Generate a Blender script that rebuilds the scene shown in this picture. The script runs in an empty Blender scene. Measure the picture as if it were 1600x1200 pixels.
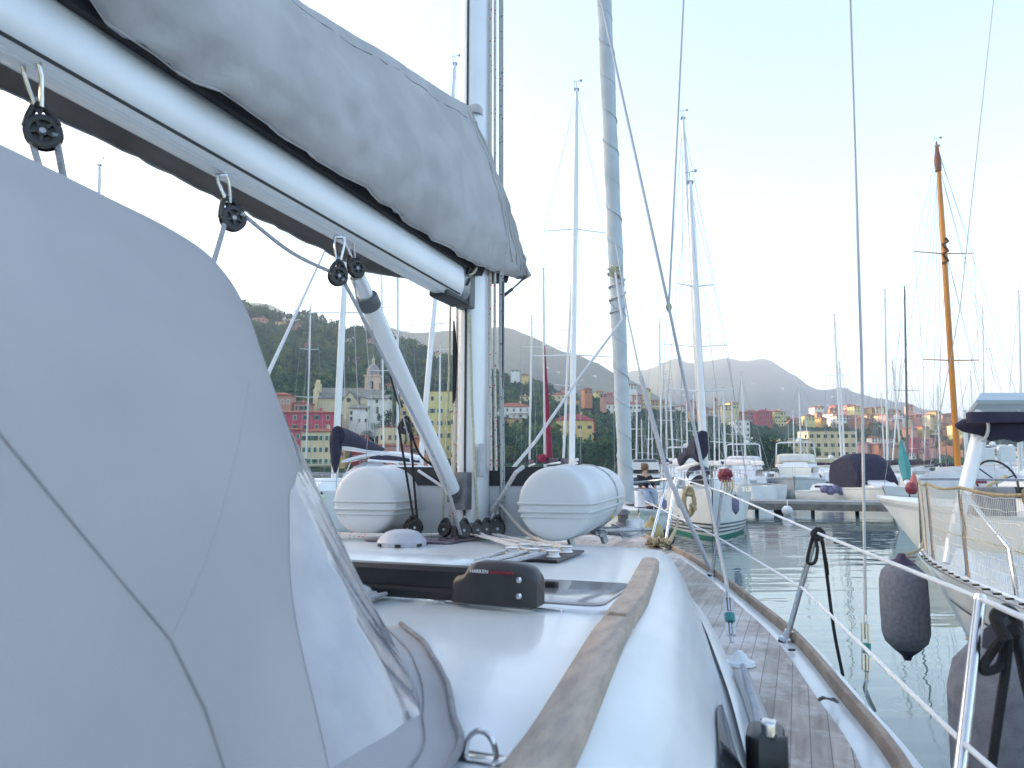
import bpy, bmesh, math, random
from math import sin, cos, tan, atan, atan2, pi, radians, sqrt, exp
from mathutils import Vector, Matrix, noise
R = random.Random(7)
V = Vector
SC = bpy.context.scene
COL = SC.collection
CAMZ = 2.15
FPX = 1155.0
TH = atan(135 / FPX)

# ---------------------------------------------------------------- geometry helpers
def P(u, v, Y):
    """world point at depth Y (metres ahead) seen at photo pixel (u, v)"""
    dx = (u - 800) / FPX; dz = (600 - v) / FPX
    d = (dx, cos(TH) - dz * sin(TH), sin(TH) + dz * cos(TH))
    t = Y / d[1]
    return V((d[0] * t, Y, CAMZ + d[2] * t))

def G(u, v, z):
    """world point on the level z seen at photo pixel (u, v)"""
    dx = (u - 800) / FPX; dz = (600 - v) / FPX
    d = (dx, cos(TH) - dz * sin(TH), sin(TH) + dz * cos(TH))
    t = (z - CAMZ) / d[2]
    return V((d[0] * t, d[1] * t, z))

def interp(tab, x):
    if x <= tab[0][0]: return tab[0][1]
    for (x0, y0), (x1, y1) in zip(tab, tab[1:]):
        if x <= x1:
            return y0 + (y1 - y0) * (x - x0) / (x1 - x0)
    return tab[-1][1]

def smooth(tab, x):
    """Catmull-Rom style interpolation of a table"""
    n = len(tab)
    if x <= tab[0][0]: return tab[0][1]
    if x >= tab[-1][0]: return tab[-1][1]
    for i in range(n - 1):
        if x <= tab[i + 1][0]:
            x0, y0 = tab[i]; x1, y1 = tab[i + 1]
            m0 = (y1 - tab[i - 1][1]) / (x1 - tab[i - 1][0]) if i > 0 else (y1 - y0) / (x1 - x0)
            m1 = (tab[i + 2][1] - y0) / (tab[i + 2][0] - x0) if i + 2 < n else (y1 - y0) / (x1 - x0)
            h = x1 - x0; t = (x - x0) / h
            return (2*t**3 - 3*t*t + 1) * y0 + (t**3 - 2*t*t + t) * h * m0 + (-2*t**3 + 3*t*t) * y1 + (t**3 - t*t) * h * m1

WM = {}
def wm(o):
    return WM.get(o.name, Matrix.Identity(4)) if o else Matrix.Identity(4)

def tag(o, label=None, cat=None, group=None, kind=None):
    if label: o['label'] = label
    if cat: o['category'] = cat
    if group: o['group'] = group
    if kind: o['kind'] = kind
    return o

def thing(name, label, cat, loc=(0, 0, 0), rotz=0, group=None):
    o = bpy.data.objects.new(name, None)
    COL.objects.link(o)
    o.location = loc; o.rotation_euler = (0, 0, rotz)
    o.empty_display_size = 0.2
    WM[o.name] = Matrix.Translation(V(loc)) @ Matrix.Rotation(rotz, 4, 'Z')
    return tag(o, label, cat, group)

def frame_of(d):
    d = d.normalized()
    up = V((0, 0, 1)) if abs(d.z) < 0.95 else V((0, 1, 0))
    x = d.cross(up).normalized(); y = x.cross(d).normalized()
    return x, y

class MB:
    def __init__(s):
        s.v = []; s.f = []; s.m = []; s.cur = 0
    def mat(s, i): s.cur = i; return s
    def face(s, *idx): s.f.append(tuple(idx)); s.m.append(s.cur)
    def quad(s, a, b, c, d):
        n = len(s.v); s.v += [V(a), V(b), V(c), V(d)]; s.face(n, n+1, n+2, n+3); return s
    def box(s, c, size, M=None):
        """axis box (centre, full sizes), optional 3x3/4x4 matrix applied about the centre"""
        n = len(s.v); hx, hy, hz = size[0]/2, size[1]/2, size[2]/2
        for z in (-hz, hz):
            for x, y in ((-hx, -hy), (hx, -hy), (hx, hy), (-hx, hy)):
                p = V((x, y, z))
                if M is not None: p = M @ p
                s.v.append(V(c) + p)
        for f in ((3,2,1,0), (4,5,6,7), (0,1,5,4), (1,2,6,5), (2,3,7,6), (3,0,4,7)):
            s.face(*[n + i for i in f])
        return s
    def rbox(s, c, size, r, M=None, seg=3):
        """box with rounded vertical edges (plan corners) and eased top"""
        hx, hy, hz = size[0]/2, size[1]/2, size[2]/2
        r = min(r, hx*0.98, hy*0.98)
        def ring(z, ins):
            out = []
            rr = max(r - ins, 0.0005)
            for cx, cy, a0 in ((hx-r, hy-r, 0), (-hx+r, hy-r, pi/2), (-hx+r, -hy+r, pi), (hx-r, -hy+r, 3*pi/2)):
                for k in range(seg + 1):
                    a = a0 + pi/2*k/seg
                    p = V((cx + rr*cos(a), cy + rr*sin(a), z))
                    out.append(V(c) + (M @ p if M is not None else p))
            return out
        e = min(r*0.5, hz*0.6)
        s.loft([ring(-hz, 0), ring(hz-e, 0), ring(hz-e*0.3, e*0.3), ring(hz, e)], closed=True, caps=True)
        return s
    def bar(s, p0, p1, w, h, up=None):
        p0, p1 = V(p0), V(p1); d = (p1-p0)
        x, y = frame_of(d)
        if up is not None:
            x = d.normalized().cross(V(up)).normalized(); y = x.cross(d.normalized())
        r = []
        for p in (p0, p1):
            r.append([p + x*w/2 + y*h/2, p - x*w/2 + y*h/2, p - x*w/2 - y*h/2, p + x*w/2 - y*h/2])
        return s.loft(r, closed=True, caps=True)
    def loft(s, rings, closed=True, caps=False, flip=False):
        n0 = len(s.v); k = len(rings[0])
        for r in rings: s.v += [V(p) for p in r]
        m = k if closed else k - 1
        for i in range(len(rings) - 1):
            for j in range(m):
                a = n0 + i*k + j; b = n0 + i*k + (j+1) % k
                c = b + k; d = a + k
                if flip: s.face(d, c, b, a)
                else: s.face(a, b, c, d)
        if caps:
            a = [n0 + j for j in range(k)]; b = [n0 + (len(rings)-1)*k + j for j in range(k)]
            s.face(*(a if flip else a[::-1])); s.face(*(b[::-1] if flip else b))
        return s
    def tube(s, pts, r, n=6, caps=True, r2=None):
        """swept tube through points; r a number or a list"""
        pts = [V(p) for p in pts]; m = len(pts)
        rr = r if isinstance(r, (list, tuple)) else [r + ((r2 - r) * i / (m-1) if r2 is not None else 0) for i in range(m)]
        rings = []; x = None
        for i, p in enumerate(pts):
            d = (pts[min(i+1, m-1)] - pts[max(i-1, 0)])
            if d.length < 1e-9: d = V((0, 0, 1))
            d.normalize()
            if x is None: x, y = frame_of(d)
            else:
                x = (x - d * x.dot(d))
                if x.length < 1e-6: x, y = frame_of(d)
                x.normalize(); y = x.cross(d)
            rings.append([p + (x*cos(2*pi*k/n) + y*sin(2*pi*k/n)) * rr[i] for k in range(n)])
        return s.loft(rings, closed=True, caps=caps, flip=True)
    def rope(s, pts, r, n=7, sub=6):
        """tube through a smooth curve that passes the given points"""
        pts = [V(p) for p in pts]; m = len(pts); out = []
        for i in range(m - 1):
            p0, p1, p2, p3 = pts[max(i-1, 0)], pts[i], pts[i+1], pts[min(i+2, m-1)]
            for k in range(sub):
                t = k/sub
                out.append(.5*((2*p1) + (p2 - p0)*t + (2*p0 - 5*p1 + 4*p2 - p3)*t*t + (3*p1 - p0 - 3*p2 + p3)*t**3))
        out.append(pts[-1])
        return s.tube(out, r, n)
    def lathe(s, base, axis, prof, n=16):
        """prof: list of (distance along axis, radius)"""
        ax = V(axis).normalized(); x, y = frame_of(ax)
        rings = [[V(base) + ax*h + (x*cos(2*pi*k/n) + y*sin(2*pi*k/n))*max(r, 1e-4) for k in range(n)] for h, r in prof]
        return s.loft(rings, closed=True, caps=True, flip=True)
    def ball(s, c, r, n=10, sq=(1, 1, 1)):
        c = V(c); rings = []
        for i in range(1, n//2):
            a = pi*i/(n//2)
            rings.append([c + V((r*sq[0]*sin(a)*cos(2*pi*k/n), r*sq[1]*sin(a)*sin(2*pi*k/n), -r*sq[2]*cos(a))) for k in range(n)])
        return s.loft(rings, closed=True, caps=True)
    def grid(s, rows, closed=False):
        return s.loft(rows, closed=closed)
    def prism(s, pts, d):
        """polygon extruded by vector d"""
        pts = [V(p) for p in pts]; d = V(d)
        return s.loft([pts, [p + d for p in pts]], closed=True, caps=True)
    def build(s, name, mat, parent=None, smooth=True, angle=38, base=None, solid=None, bevel=None, sub=0):
        me = bpy.data.meshes.new(name)
        if parent is not None: M = wm(parent)
        elif base is not None: M = Matrix.Translation(V(base))
        else: M = Matrix.Identity(4)
        Mi = M.inverted()
        me.from_pydata([tuple(Mi @ p) for p in s.v], [], s.f)
        mats = mat if isinstance(mat, (list, tuple)) else [mat]
        for m in mats: me.materials.append(m)
        if len(mats) > 1: me.polygons.foreach_set('material_index', s.m)
        if smooth:
            me.polygons.foreach_set('use_smooth', [True]*len(s.f))
            me.set_sharp_from_angle(angle=radians(angle))
        me.update()
        o = bpy.data.objects.new(name, me)
        COL.objects.link(o)
        if parent is not None: o.parent = parent
        elif base is not None: o.location = base
        WM[o.name] = M
        if solid:
            md = o.modifiers.new('solid', 'SOLIDIFY'); md.thickness = solid; md.offset = 0
        if bevel:
            md = o.modifiers.new('bevel', 'BEVEL'); md.width = bevel; md.segments = 2; md.limit_method = 'ANGLE'
        if sub:
            md = o.modifiers.new('sub', 'SUBSURF'); md.levels = sub; md.render_levels = sub
        return o

def text_mesh(word, size, origin, xdir, ydir, name, mat, parent, depth=0.0008):
    cu = bpy.data.curves.new('text', 'FONT'); cu.body = word; cu.size = size; cu.extrude = depth
    ob = bpy.data.objects.new('text', cu); COL.objects.link(ob)
    bpy.context.view_layer.update()
    dg = bpy.context.evaluated_depsgraph_get()
    me = bpy.data.meshes.new_from_object(ob.evaluated_get(dg))
    bpy.data.objects.remove(ob)
    x = V(xdir).normalized(); y = V(ydir); y = (y - x*y.dot(x)).normalized(); z = x.cross(y)
    M = Matrix((( x.x, y.x, z.x, origin[0]), (x.y, y.y, z.y, origin[1]), (x.z, y.z, z.z, origin[2]), (0, 0, 0, 1)))
    me.transform(wm(parent).inverted() @ M)
    me.materials.clear(); me.materials.append(mat)
    o = bpy.data.objects.new(name, me); COL.objects.link(o); o.parent = parent
    WM[o.name] = wm(parent)
    return o

# ---------------------------------------------------------------- materials
MATS = {}
def srgb(h):
    c = [int(h[i:i+2], 16)/255 for i in (0, 2, 4)]
    return tuple((x/12.92 if x <= 0.04045 else ((x+0.055)/1.055)**2.4) for x in c)

def mk(name, col, rough=0.5, metal=0.0, var=0.0, scale=8.0, bump=0.0, bscale=40.0, spec=0.5, col2=None, coat=0.0, detail=4.0, alpha=None, trans=0.0, coords='Object', stretch=None, lo=0.35, hi=0.65):
    """principled material with noise-mixed colour and optional noise bump"""
    if name in MATS: return MATS[name]
    m = bpy.data.materials.new(name); m.use_nodes = True
    nt = m.node_tree; b = nt.nodes['Principled BSDF']
    b.inputs['Roughness'].default_value = rough
    b.inputs['Metallic'].default_value = metal
    b.inputs['Specular IOR Level'].default_value = spec
    b.inputs['Coat Weight'].default_value = coat
    if trans: b.inputs['Transmission Weight'].default_value = trans
    if alpha is not None: b.inputs['Alpha'].default_value = alpha
    tc = nt.nodes.new('ShaderNodeTexCoord'); src = tc.outputs[coords]
    if stretch:
        mp = nt.nodes.new('ShaderNodeMapping'); mp.inputs['Scale'].default_value = stretch
        nt.links.new(src, mp.inputs['Vector']); src = mp.outputs['Vector']
    c = tuple(col) + (1,)
    if var or col2:
        nz = nt.nodes.new('ShaderNodeTexNoise'); nz.inputs['Scale'].default_value = scale; nz.inputs['Detail'].default_value = detail
        nt.links.new(src, nz.inputs['Vector'])
        rp = nt.nodes.new('ShaderNodeValToRGB')
        c2 = tuple(col2) + (1,) if col2 else tuple(x*(1-var) for x in col) + (1,)
        rp.color_ramp.elements[0].position = lo; rp.color_ramp.elements[1].position = hi
        rp.color_ramp.elements[0].color = c2; rp.color_ramp.elements[1].color = c
        nt.links.new(nz.outputs['Fac'], rp.inputs['Fac'])
        nt.links.new(rp.outputs['Color'], b.inputs['Base Color'])
        rm = nt.nodes.new('ShaderNodeMapRange'); rm.inputs['To Min'].default_value = min(rough*1.25, 1); rm.inputs['To Max'].default_value = rough*0.8
        nt.links.new(nz.outputs['Fac'], rm.inputs['Value']); nt.links.new(rm.outputs['Result'], b.inputs['Roughness'])
    else:
        b.inputs['Base Color'].default_value = c
    if bump:
        n2 = nt.nodes.new('ShaderNodeTexNoise'); n2.inputs['Scale'].default_value = bscale; n2.inputs['Detail'].default_value = 5
        nt.links.new(src, n2.inputs['Vector'])
        bp = nt.nodes.new('ShaderNodeBump'); bp.inputs['Strength'].default_value = bump; bp.inputs['Distance'].default_value = 0.02
        nt.links.new(n2.outputs['Fac'], bp.inputs['Height']); nt.links.new(bp.outputs['Normal'], b.inputs['Normal'])
    MATS[name] = m
    return m

gel = mk('gelcoat', (0.66, 0.70, 0.715), 0.22, var=0.10, scale=3.5, detail=9, spec=0.5, coat=0.15, bump=0.02, bscale=3)
gel2 = mk('gelcoat_far', (0.76, 0.77, 0.77), 0.3, var=0.12, scale=1.2)
gelgrey = mk('gelcoat_grey', (0.5, 0.53, 0.55), 0.3, var=0.15, scale=1.0)
gelcream = mk('gelcoat_cream', (0.7, 0.66, 0.56), 0.4, var=0.12, scale=1.0)
canvas = mk('canvas', (0.42, 0.41, 0.415), 0.85, var=0.16, scale=1.6, bump=0.07, bscale=320, detail=7, spec=0.2)
canvas_cover = mk('sail_cover_cloth', (0.56, 0.55, 0.555), 0.85, var=0.14, scale=4, bump=0.25, bscale=16, spec=0.2)
lining_shade = mk('lining_gap_shade', (0.045, 0.046, 0.05), 0.9)  # black lining, also painted as the shade in the gap above the boom
piping = mk('canvas_piping', (0.28, 0.27, 0.28), 0.8, var=0.2, scale=30)
alu = mk('anodised_aluminium', (0.66, 0.69, 0.72), 0.32, metal=0.55, var=0.05, scale=3)
alu_w = mk('white_spar', (0.74, 0.76, 0.78), 0.3, metal=0.15, var=0.06, scale=3)
spar = mk('far_spar', (0.66, 0.68, 0.69), 0.4, metal=0.1)
spar_d = mk('dark_spar', (0.12, 0.13, 0.14), 0.5)
steel = mk('stainless_steel', (0.62, 0.62, 0.63), 0.16, metal=1.0, var=0.15, scale=12)
steel_d = mk('cast_metal', (0.2, 0.2, 0.21), 0.5, metal=0.6, var=0.3, scale=20, bump=0.2, bscale=80)
black = mk('black_plastic', (0.012, 0.012, 0.014), 0.35, var=0.3, scale=10)
blackr = mk('black_rubber', (0.018, 0.018, 0.02), 0.7)
groove = mk('dark_groove', (0.03, 0.035, 0.035), 0.6)
wire = mk('wire', (0.38, 0.39, 0.41), 0.4, metal=0.6)
wire_far = mk('far_wire', (0.30, 0.32, 0.33), 0.5)
rope_w = mk('white_rope', (0.62, 0.62, 0.63), 0.8, var=0.25, scale=60, bump=0.4, bscale=150)
rope_g = mk('grey_rope', (0.42, 0.43, 0.47), 0.8, var=0.2, scale=60, bump=0.4, bscale=150)
rope_b = mk('black_rope', (0.012, 0.012, 0.014), 0.8, bump=0.4, bscale=150)
rope_t = mk('tan_rope', (0.45, 0.35, 0.2), 0.9, var=0.35, scale=40, bump=0.6, bscale=60)
rope_y = mk('yellowed_rope', (0.5, 0.5, 0.36), 0.8, var=0.25, scale=60)
rope_blue = mk('pale_line', (0.68, 0.70, 0.72), 0.6)
def flecked(name, base, fleck, sx=60):
    m = bpy.data.materials.new(name); m.use_nodes = True; nt = m.node_tree; b = nt.nodes['Principled BSDF']
    tc = nt.nodes.new('ShaderNodeTexCoord'); vo = nt.nodes.new('ShaderNodeTexVoronoi'); vo.inputs['Scale'].default_value = sx
    nt.links.new(tc.outputs['Object'], vo.inputs['Vector'])
    r = nt.nodes.new('ShaderNodeValToRGB'); r.color_ramp.interpolation = 'CONSTANT'
    r.color_ramp.elements[0].color = fleck + (1,); r.color_ramp.elements[1].color = base + (1,); r.color_ramp.elements[1].position = 0.22
    nt.links.new(vo.outputs['Distance'], r.inputs['Fac']); nt.links.new(r.outputs['Color'], b.inputs['Base Color'])
    b.inputs['Roughness'].default_value = 0.85
    return m
rope_red = flecked('red_fleck_rope', (0.55, 0.52, 0.47), (0.45, 0.03, 0.03), 45)
rope_dark = flecked('dark_fleck_rope', (0.42, 0.43, 0.42), (0.04, 0.05, 0.05), 40)
navy = mk('navy_canvas', (0.022, 0.018, 0.045), 0.8, var=0.3, scale=6, bump=0.15, bscale=20)
fendercloth = mk('fender_sock', (0.19, 0.20, 0.235), 0.95, var=0.25, scale=30, bump=0.25, bscale=180, spec=0.15)
tubefab = mk('inflatable_fabric', (0.60, 0.62, 0.64), 0.42, var=0.07, scale=4, bump=0.05, bscale=14)
rubband = mk('rubbing_strake', (0.5, 0.53, 0.54), 0.55)
jibcloth = mk('furled_sailcloth', (0.56, 0.62, 0.66), 0.75, var=0.12, scale=5, bump=0.2, bscale=12)
redcloth = mk('red_sailcloth', (0.26, 0.012, 0.045), 0.8, var=0.2, scale=3)
tealcloth = mk('teal_cloth', (0.06, 0.26, 0.26), 0.8, var=0.2, scale=3)
whitecloth = mk('white_cloth', (0.72, 0.72, 0.74), 0.8, var=0.1, scale=3)
tarp = mk('grey_tarp', (0.55, 0.55, 0.54), 0.8, var=0.15, scale=2, bump=0.3, bscale=4)
glassd = mk('smoked_glass', (0.025, 0.03, 0.035), 0.06, spec=0.8)
hatchg = mk('hatch_acrylic', (0.20, 0.20, 0.22), 0.08, spec=0.8)
greyplas = mk('grey_plastic', (0.42, 0.42, 0.46), 0.5, var=0.1, scale=20)
varnish = mk('varnished_wood', (0.62, 0.24, 0.035), 0.35, var=0.3, scale=1.5, stretch=(1, 1, 0.15))
woodrail = mk('weathered_rail_wood', (0.46, 0.37, 0.29), 0.7, col2=(0.33, 0.275, 0.235), scale=6, stretch=(6, 1.5, 6), bump=0.25, bscale=30, detail=8)
woodtoe = mk('toe_rail_wood', (0.36, 0.27, 0.20), 0.65, col2=(0.24, 0.18, 0.14), scale=5, stretch=(4, 1.5, 4), bump=0.2, bscale=25)
yellow = mk('yellow_label', (0.7, 0.62, 0.08), 0.6)
red = mk('red_plastic', (0.26, 0.04, 0.06), 0.5, var=0.2, scale=5)
redprint = mk('red_print', (0.3, 0.01, 0.04), 0.5)
whiteprint = mk('white_print', (0.75, 0.75, 0.75), 0.5)
orangeb = mk('orange_buoy', (0.5, 0.14, 0.12), 0.5, var=0.2, scale=5)
paleg = mk('pale_green_fender', (0.55, 0.62, 0.45), 0.5, var=0.15, scale=5)
lilac = mk('lilac_fender', (0.2, 0.19, 0.32), 0.6, var=0.2, scale=5)
hullgreen = mk('antifoul_green', (0.02, 0.22, 0.16), 0.6, var=0.3, scale=2)
stripe = mk('navy_stripe', (0.02, 0.025, 0.05), 0.4)
skin = mk('skin', (0.5, 0.3, 0.22), 0.6)
hairm = mk('brown_hair', (0.16, 0.08, 0.035), 0.7)
jeans = mk('blue_jeans', (0.3, 0.38, 0.5), 0.85, var=0.2, scale=12)
blackcloth = mk('black_cloth', (0.018, 0.018, 0.025), 0.9)
concrete = mk('pontoon_concrete', (0.34, 0.34, 0.33), 0.85, var=0.3, scale=1.5, bump=0.3, bscale=8)

def translucent(m, f):
    nt = m.node_tree; b = nt.nodes['Principled BSDF']; tr = nt.nodes.new('ShaderNodeBsdfTranslucent'); mx = nt.nodes.new('ShaderNodeMixShader')
    tr.inputs['Color'].default_value = (.62, .60, .60, 1); mx.inputs['Fac'].default_value = f
    nt.links.new(b.outputs[0], mx.inputs[1]); nt.links.new(tr.outputs[0], mx.inputs[2]); nt.links.new(mx.outputs[0], nt.nodes['Material Output'].inputs['Surface'])
translucent(canvas_cover, .16)
def teak_mat():
    m = bpy.data.materials.new('weathered_teak'); m.use_nodes = True; nt = m.node_tree; b = nt.nodes['Principled BSDF']
    N, L = nt.nodes.new, nt.links.new
    tc = N('ShaderNodeTexCoord'); sep = N('ShaderNodeSeparateXYZ'); L(tc.outputs['Object'], sep.inputs[0])
    # plank seams: object x is across the boat
    mul = N('ShaderNodeMath'); mul.operation = 'MULTIPLY'; mul.inputs[1].default_value = 1/0.052; L(sep.outputs['X'], mul.inputs[0])
    fr = N('ShaderNodeMath'); fr.operation = 'FRACT'; L(mul.outputs[0], fr.inputs[0])
    fl = N('ShaderNodeMath'); fl.operation = 'FLOOR'; L(mul.outputs[0], fl.inputs[0])
    seam = N('ShaderNodeMath'); seam.operation = 'LESS_THAN'; seam.inputs[1].default_value = 0.05; L(fr.outputs[0], seam.inputs[0])
    mp = N('ShaderNodeMapping'); mp.inputs['Scale'].default_value = (14, 1.6, 14); L(tc.outputs['Object'], mp.inputs[0])
    nz = N('ShaderNodeTexNoise'); nz.inputs['Scale'].default_value = 2.2; nz.inputs['Detail'].default_value = 8; L(mp.outputs[0], nz.inputs['Vector'])
    wn = N('ShaderNodeTexWhiteNoise'); wn.noise_dimensions = '1D'; L(fl.outputs[0], wn.inputs['W'])
    n2 = N('ShaderNodeTexNoise'); n2.inputs['Scale'].default_value = 2.4; n2.inputs['Detail'].default_value = 7; n2.inputs['Roughness'].default_value = 0.7; L(tc.outputs['Object'], n2.inputs['Vector'])
    r1 = N('ShaderNodeValToRGB'); e = r1.color_ramp.elements
    e[0].position = 0.3; e[0].color = (0.22, 0.155, 0.12, 1); e[1].position = 0.7; e[1].color = (0.47, 0.38, 0.335, 1)
    L(nz.outputs['Fac'], r1.inputs['Fac'])
    r2 = N('ShaderNodeValToRGB'); e = r2.color_ramp.elements
    e[0].position = 0.48; e[0].color = (0, 0, 0, 1); e[1].position = 0.62; e[1].color = (1, 1, 1, 1); L(n2.outputs['Fac'], r2.inputs['Fac'])
    mx = N('ShaderNodeMix'); mx.data_type = 'RGBA'; L(r2.outputs['Color'], mx.inputs['Factor']); L(r1.outputs['Color'], mx.inputs['A']); mx.inputs['B'].default_value = (0.64, 0.585, 0.555, 1)
    mv = N('ShaderNodeMix'); mv.data_type = 'RGBA'; mv.blend_type = 'MULTIPLY'; mv.inputs['Factor'].default_value = 0.35
    L(mx.outputs['Result'], mv.inputs['A']); L(wn.outputs['Value'], mv.inputs['B'])
    ms = N('ShaderNodeMix'); ms.data_type = 'RGBA'; L(seam.outputs[0], ms.inputs['Factor']); L(mv.outputs['Result'], ms.inputs['A']); ms.inputs['B'].default_value = (0.05, 0.045, 0.045, 1)
    L(ms.outputs['Result'], b.inputs['Base Color']); b.inputs['Roughness'].default_value = 0.42
    bp = N('ShaderNodeBump'); bp.inputs['Strength'].default_value = 0.25; bp.inputs['Distance'].default_value = 0.004; L(nz.outputs['Fac'], bp.inputs['Height']); L(bp.outputs['Normal'], b.inputs['Normal'])
    return m
teak = teak_mat()

# ---------------------------------------------------------------- camera, sky, sun
cam = bpy.data.cameras.new('camera'); cam.lens = 26.0; cam.sensor_width = 36.0
cam.clip_start = 0.05; cam.clip_end = 20000
co = bpy.data.objects.new('camera', cam); COL.objects.link(co)
co.location = (0, 0, CAMZ); co.rotation_euler = (pi/2 + TH, 0, 0)
SC.camera = co
cam.dof.use_dof = True; cam.dof.focus_distance = 6.5; cam.dof.aperture_fstop = 6.0

SUN_EL = radians(9.5); SUN_AZ = radians(-75)      # azimuth from +Y, negative to the left
sd = V((sin(SUN_AZ)*cos(SUN_EL), cos(SUN_AZ)*cos(SUN_EL), sin(SUN_EL)))
w = bpy.data.worlds.new('World'); SC.world = w; w.use_nodes = True
nt = w.node_tree; bg = nt.nodes['Background']
sky = nt.nodes.new('ShaderNodeTexSky'); sky.sky_type = 'NISHITA'; sky.sun_disc = False
sky.sun_elevation = SUN_EL; sky.sun_rotation = SUN_AZ; sky.air_density = 0.8; sky.dust_density = 2.5; sky.ozone_density = 0.6
nt.links.new(sky.outputs['Color'], bg.inputs['Color']); bg.inputs['Strength'].default_value = 0.15
sl = bpy.data.lights.new('sun', 'SUN'); sl.energy = 3.0; sl.angle = radians(0.5); sl.color = (1.0, 0.80, 0.58)
so = bpy.data.objects.new('sun', sl); COL.objects.link(so)
so.rotation_euler = (-sd).to_track_quat('-Z', 'Y').to_euler()
so.location = (-50, 20, 60)
SC.view_settings.view_transform = 'Standard'; SC.view_settings.look = 'None'; SC.view_settings.gamma = 1
SC.view_settings.exposure = 2.5
SC.cycles.max_bounces = 8; SC.cycles.diffuse_bounces = 3; SC.cycles.glossy_bounces = 3; SC.cycles.volume_bounces = 0
SC.cycles.transparent_max_bounces = 16
SC.cycles.use_denoising = True
SC.render.film_transparent = False
import numpy as np
# ================================================================ THE SETTING
def water_mat():
    m = bpy.data.materials.new('harbour_water'); m.use_nodes = True; nt = m.node_tree; b = nt.nodes['Principled BSDF']
    N, L = nt.nodes.new, nt.links.new
    b.inputs['Base Color'].default_value = (0.10, 0.17, 0.165, 1); b.inputs['Roughness'].default_value = 0.02; b.inputs['IOR'].default_value = 1.85
    tc = N('ShaderNodeTexCoord')
    mp = N('ShaderNodeMapping'); mp.inputs['Scale'].default_value = (0.55, 1.5, 1); L(tc.outputs['Object'], mp.inputs[0])
    n1 = N('ShaderNodeTexNoise'); n1.inputs['Scale'].default_value = 1.1; n1.inputs['Detail'].default_value = 2.0; L(mp.outputs[0], n1.inputs['Vector'])
    n2 = N('ShaderNodeTexNoise'); n2.inputs['Scale'].default_value = 0.28; n2.inputs['Detail'].default_value = 1.0; L(mp.outputs[0], n2.inputs['Vector'])
    ad = N('ShaderNodeMath'); ad.operation = 'MULTIPLY_ADD'; ad.inputs[1].default_value = 2.2; L(n2.outputs['Fac'], ad.inputs[0]); L(n1.outputs['Fac'], ad.inputs[2])
    bp = N('ShaderNodeBump'); bp.inputs['Strength'].default_value = 1.0; bp.inputs['Distance'].default_value = 0.014
    L(ad.outputs[0], bp.inputs['Height']); L(bp.outputs['Normal'], b.inputs['Normal'])
    return m
mb = MB(); mb.quad((-5500, -300, 0), (5500, -300, 0), (5500, 5500, 0), (-5500, 5500, 0))
tag(mb.build('water', water_mat(), smooth=False), 'calm pale harbour water with small ripples', kind='structure')

def hill_mat(name, dark, mid, palest, scale, strata=0.0):
    m = bpy.data.materials.new(name); m.use_nodes = True; nt = m.node_tree; b = nt.nodes['Principled BSDF']
    N, L = nt.nodes.new, nt.links.new
    tc = N('ShaderNodeTexCoord')
    n = N('ShaderNodeTexNoise'); n.inputs['Scale'].default_value = scale; n.inputs['Detail'].default_value = 9; n.inputs['Roughness'].default_value = 0.65
    L(tc.outputs['Object'], n.inputs['Vector'])
    r = N('ShaderNodeValToRGB'); e = r.color_ramp.elements
    e[0].position = 0.36; e[0].color = dark + (1,); e[1].position = 0.68; e[1].color = palest + (1,)  # noise spreads the dark to palest tones at random
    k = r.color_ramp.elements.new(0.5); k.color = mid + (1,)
    L(n.outputs['Fac'], r.inputs['Fac'])
    L(r.outputs['Color'], b.inputs['Base Color']); b.inputs['Roughness'].default_value = 0.95; b.inputs['Specular IOR Level'].default_value = 0.1
    n2 = N('ShaderNodeTexNoise'); n2.inputs['Scale'].default_value = scale*6; n2.inputs['Detail'].default_value = 6; L(tc.outputs['Object'], n2.inputs['Vector'])
    bp = N('ShaderNodeBump'); bp.inputs['Strength'].default_value = 0.9; bp.inputs['Distance'].default_value = 4.0; L(n2.outputs['Fac'], bp.inputs['Height']); L(bp.outputs['Normal'], b.inputs['Normal'])
    return m

def hill_h(prof, Y0, Y1, q, Y, amp, seed):
    u = 800 + FPX*q
    H = CAMZ + (735 - smooth(prof, u))/FPX*Y1
    t = (Y - Y0)/(Y1 - Y0)
    if t <= 0: return 0.3 + 6*t
    if t <= 1:
        g = 0.75*t + 0.25*t*t; k = min(1, max(0, (u - 1120)/200)) if Y1 < 700 else 0
        g = g*(1-k) + k*t**4
    else: g = max(0.0, 1 - 0.8*(t - 1)**1.2)
    nz = noise.fractal(V((q*Y/140 + seed, Y/140, seed)), 1.0, 2.1, 5)
    return H*g + nz*amp*min(t, 1)*min(H/60, 1)
def fan(name, prof, Y0, Y1, q0, q1, nq, nY, amp, seed, mat, label, Yend=1.7):
    vs = []; Ys = [Y0 - 15 + (Y1*Yend - Y0 + 15)*(j/(nY-1))**1.25 for j in range(nY)]
    for j in range(nY):
        for i in range(nq):
            q = q0 + (q1-q0)*i/(nq-1); Y = Ys[j]
            vs.append((q*Y, Y, max(hill_h(prof, Y0, Y1, q, Y, amp, seed), -0.8)))
    fs = [(j*nq+i, j*nq+i+1, (j+1)*nq+i+1, (j+1)*nq+i) for j in range(nY-1) for i in range(nq-1)]
    m = MB(); m.v = [V(p) for p in vs]; m.f = fs; m.m = [0]*len(fs)
    return tag(m.build(name, mat, angle=180), label, kind='structure')
PROF1 = [(-500, 400), (100, 430), (330, 468), (400, 484), (440, 495), (490, 494), (520, 512), (560, 520), (600, 528), (640, 542), (700, 562), (770, 588), (830, 602), (900, 622), (960, 634), (1030, 640), (1100, 648), (1200, 652), (1300, 660), (1420, 672), (1600, 690), (2300, 698)]
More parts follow.
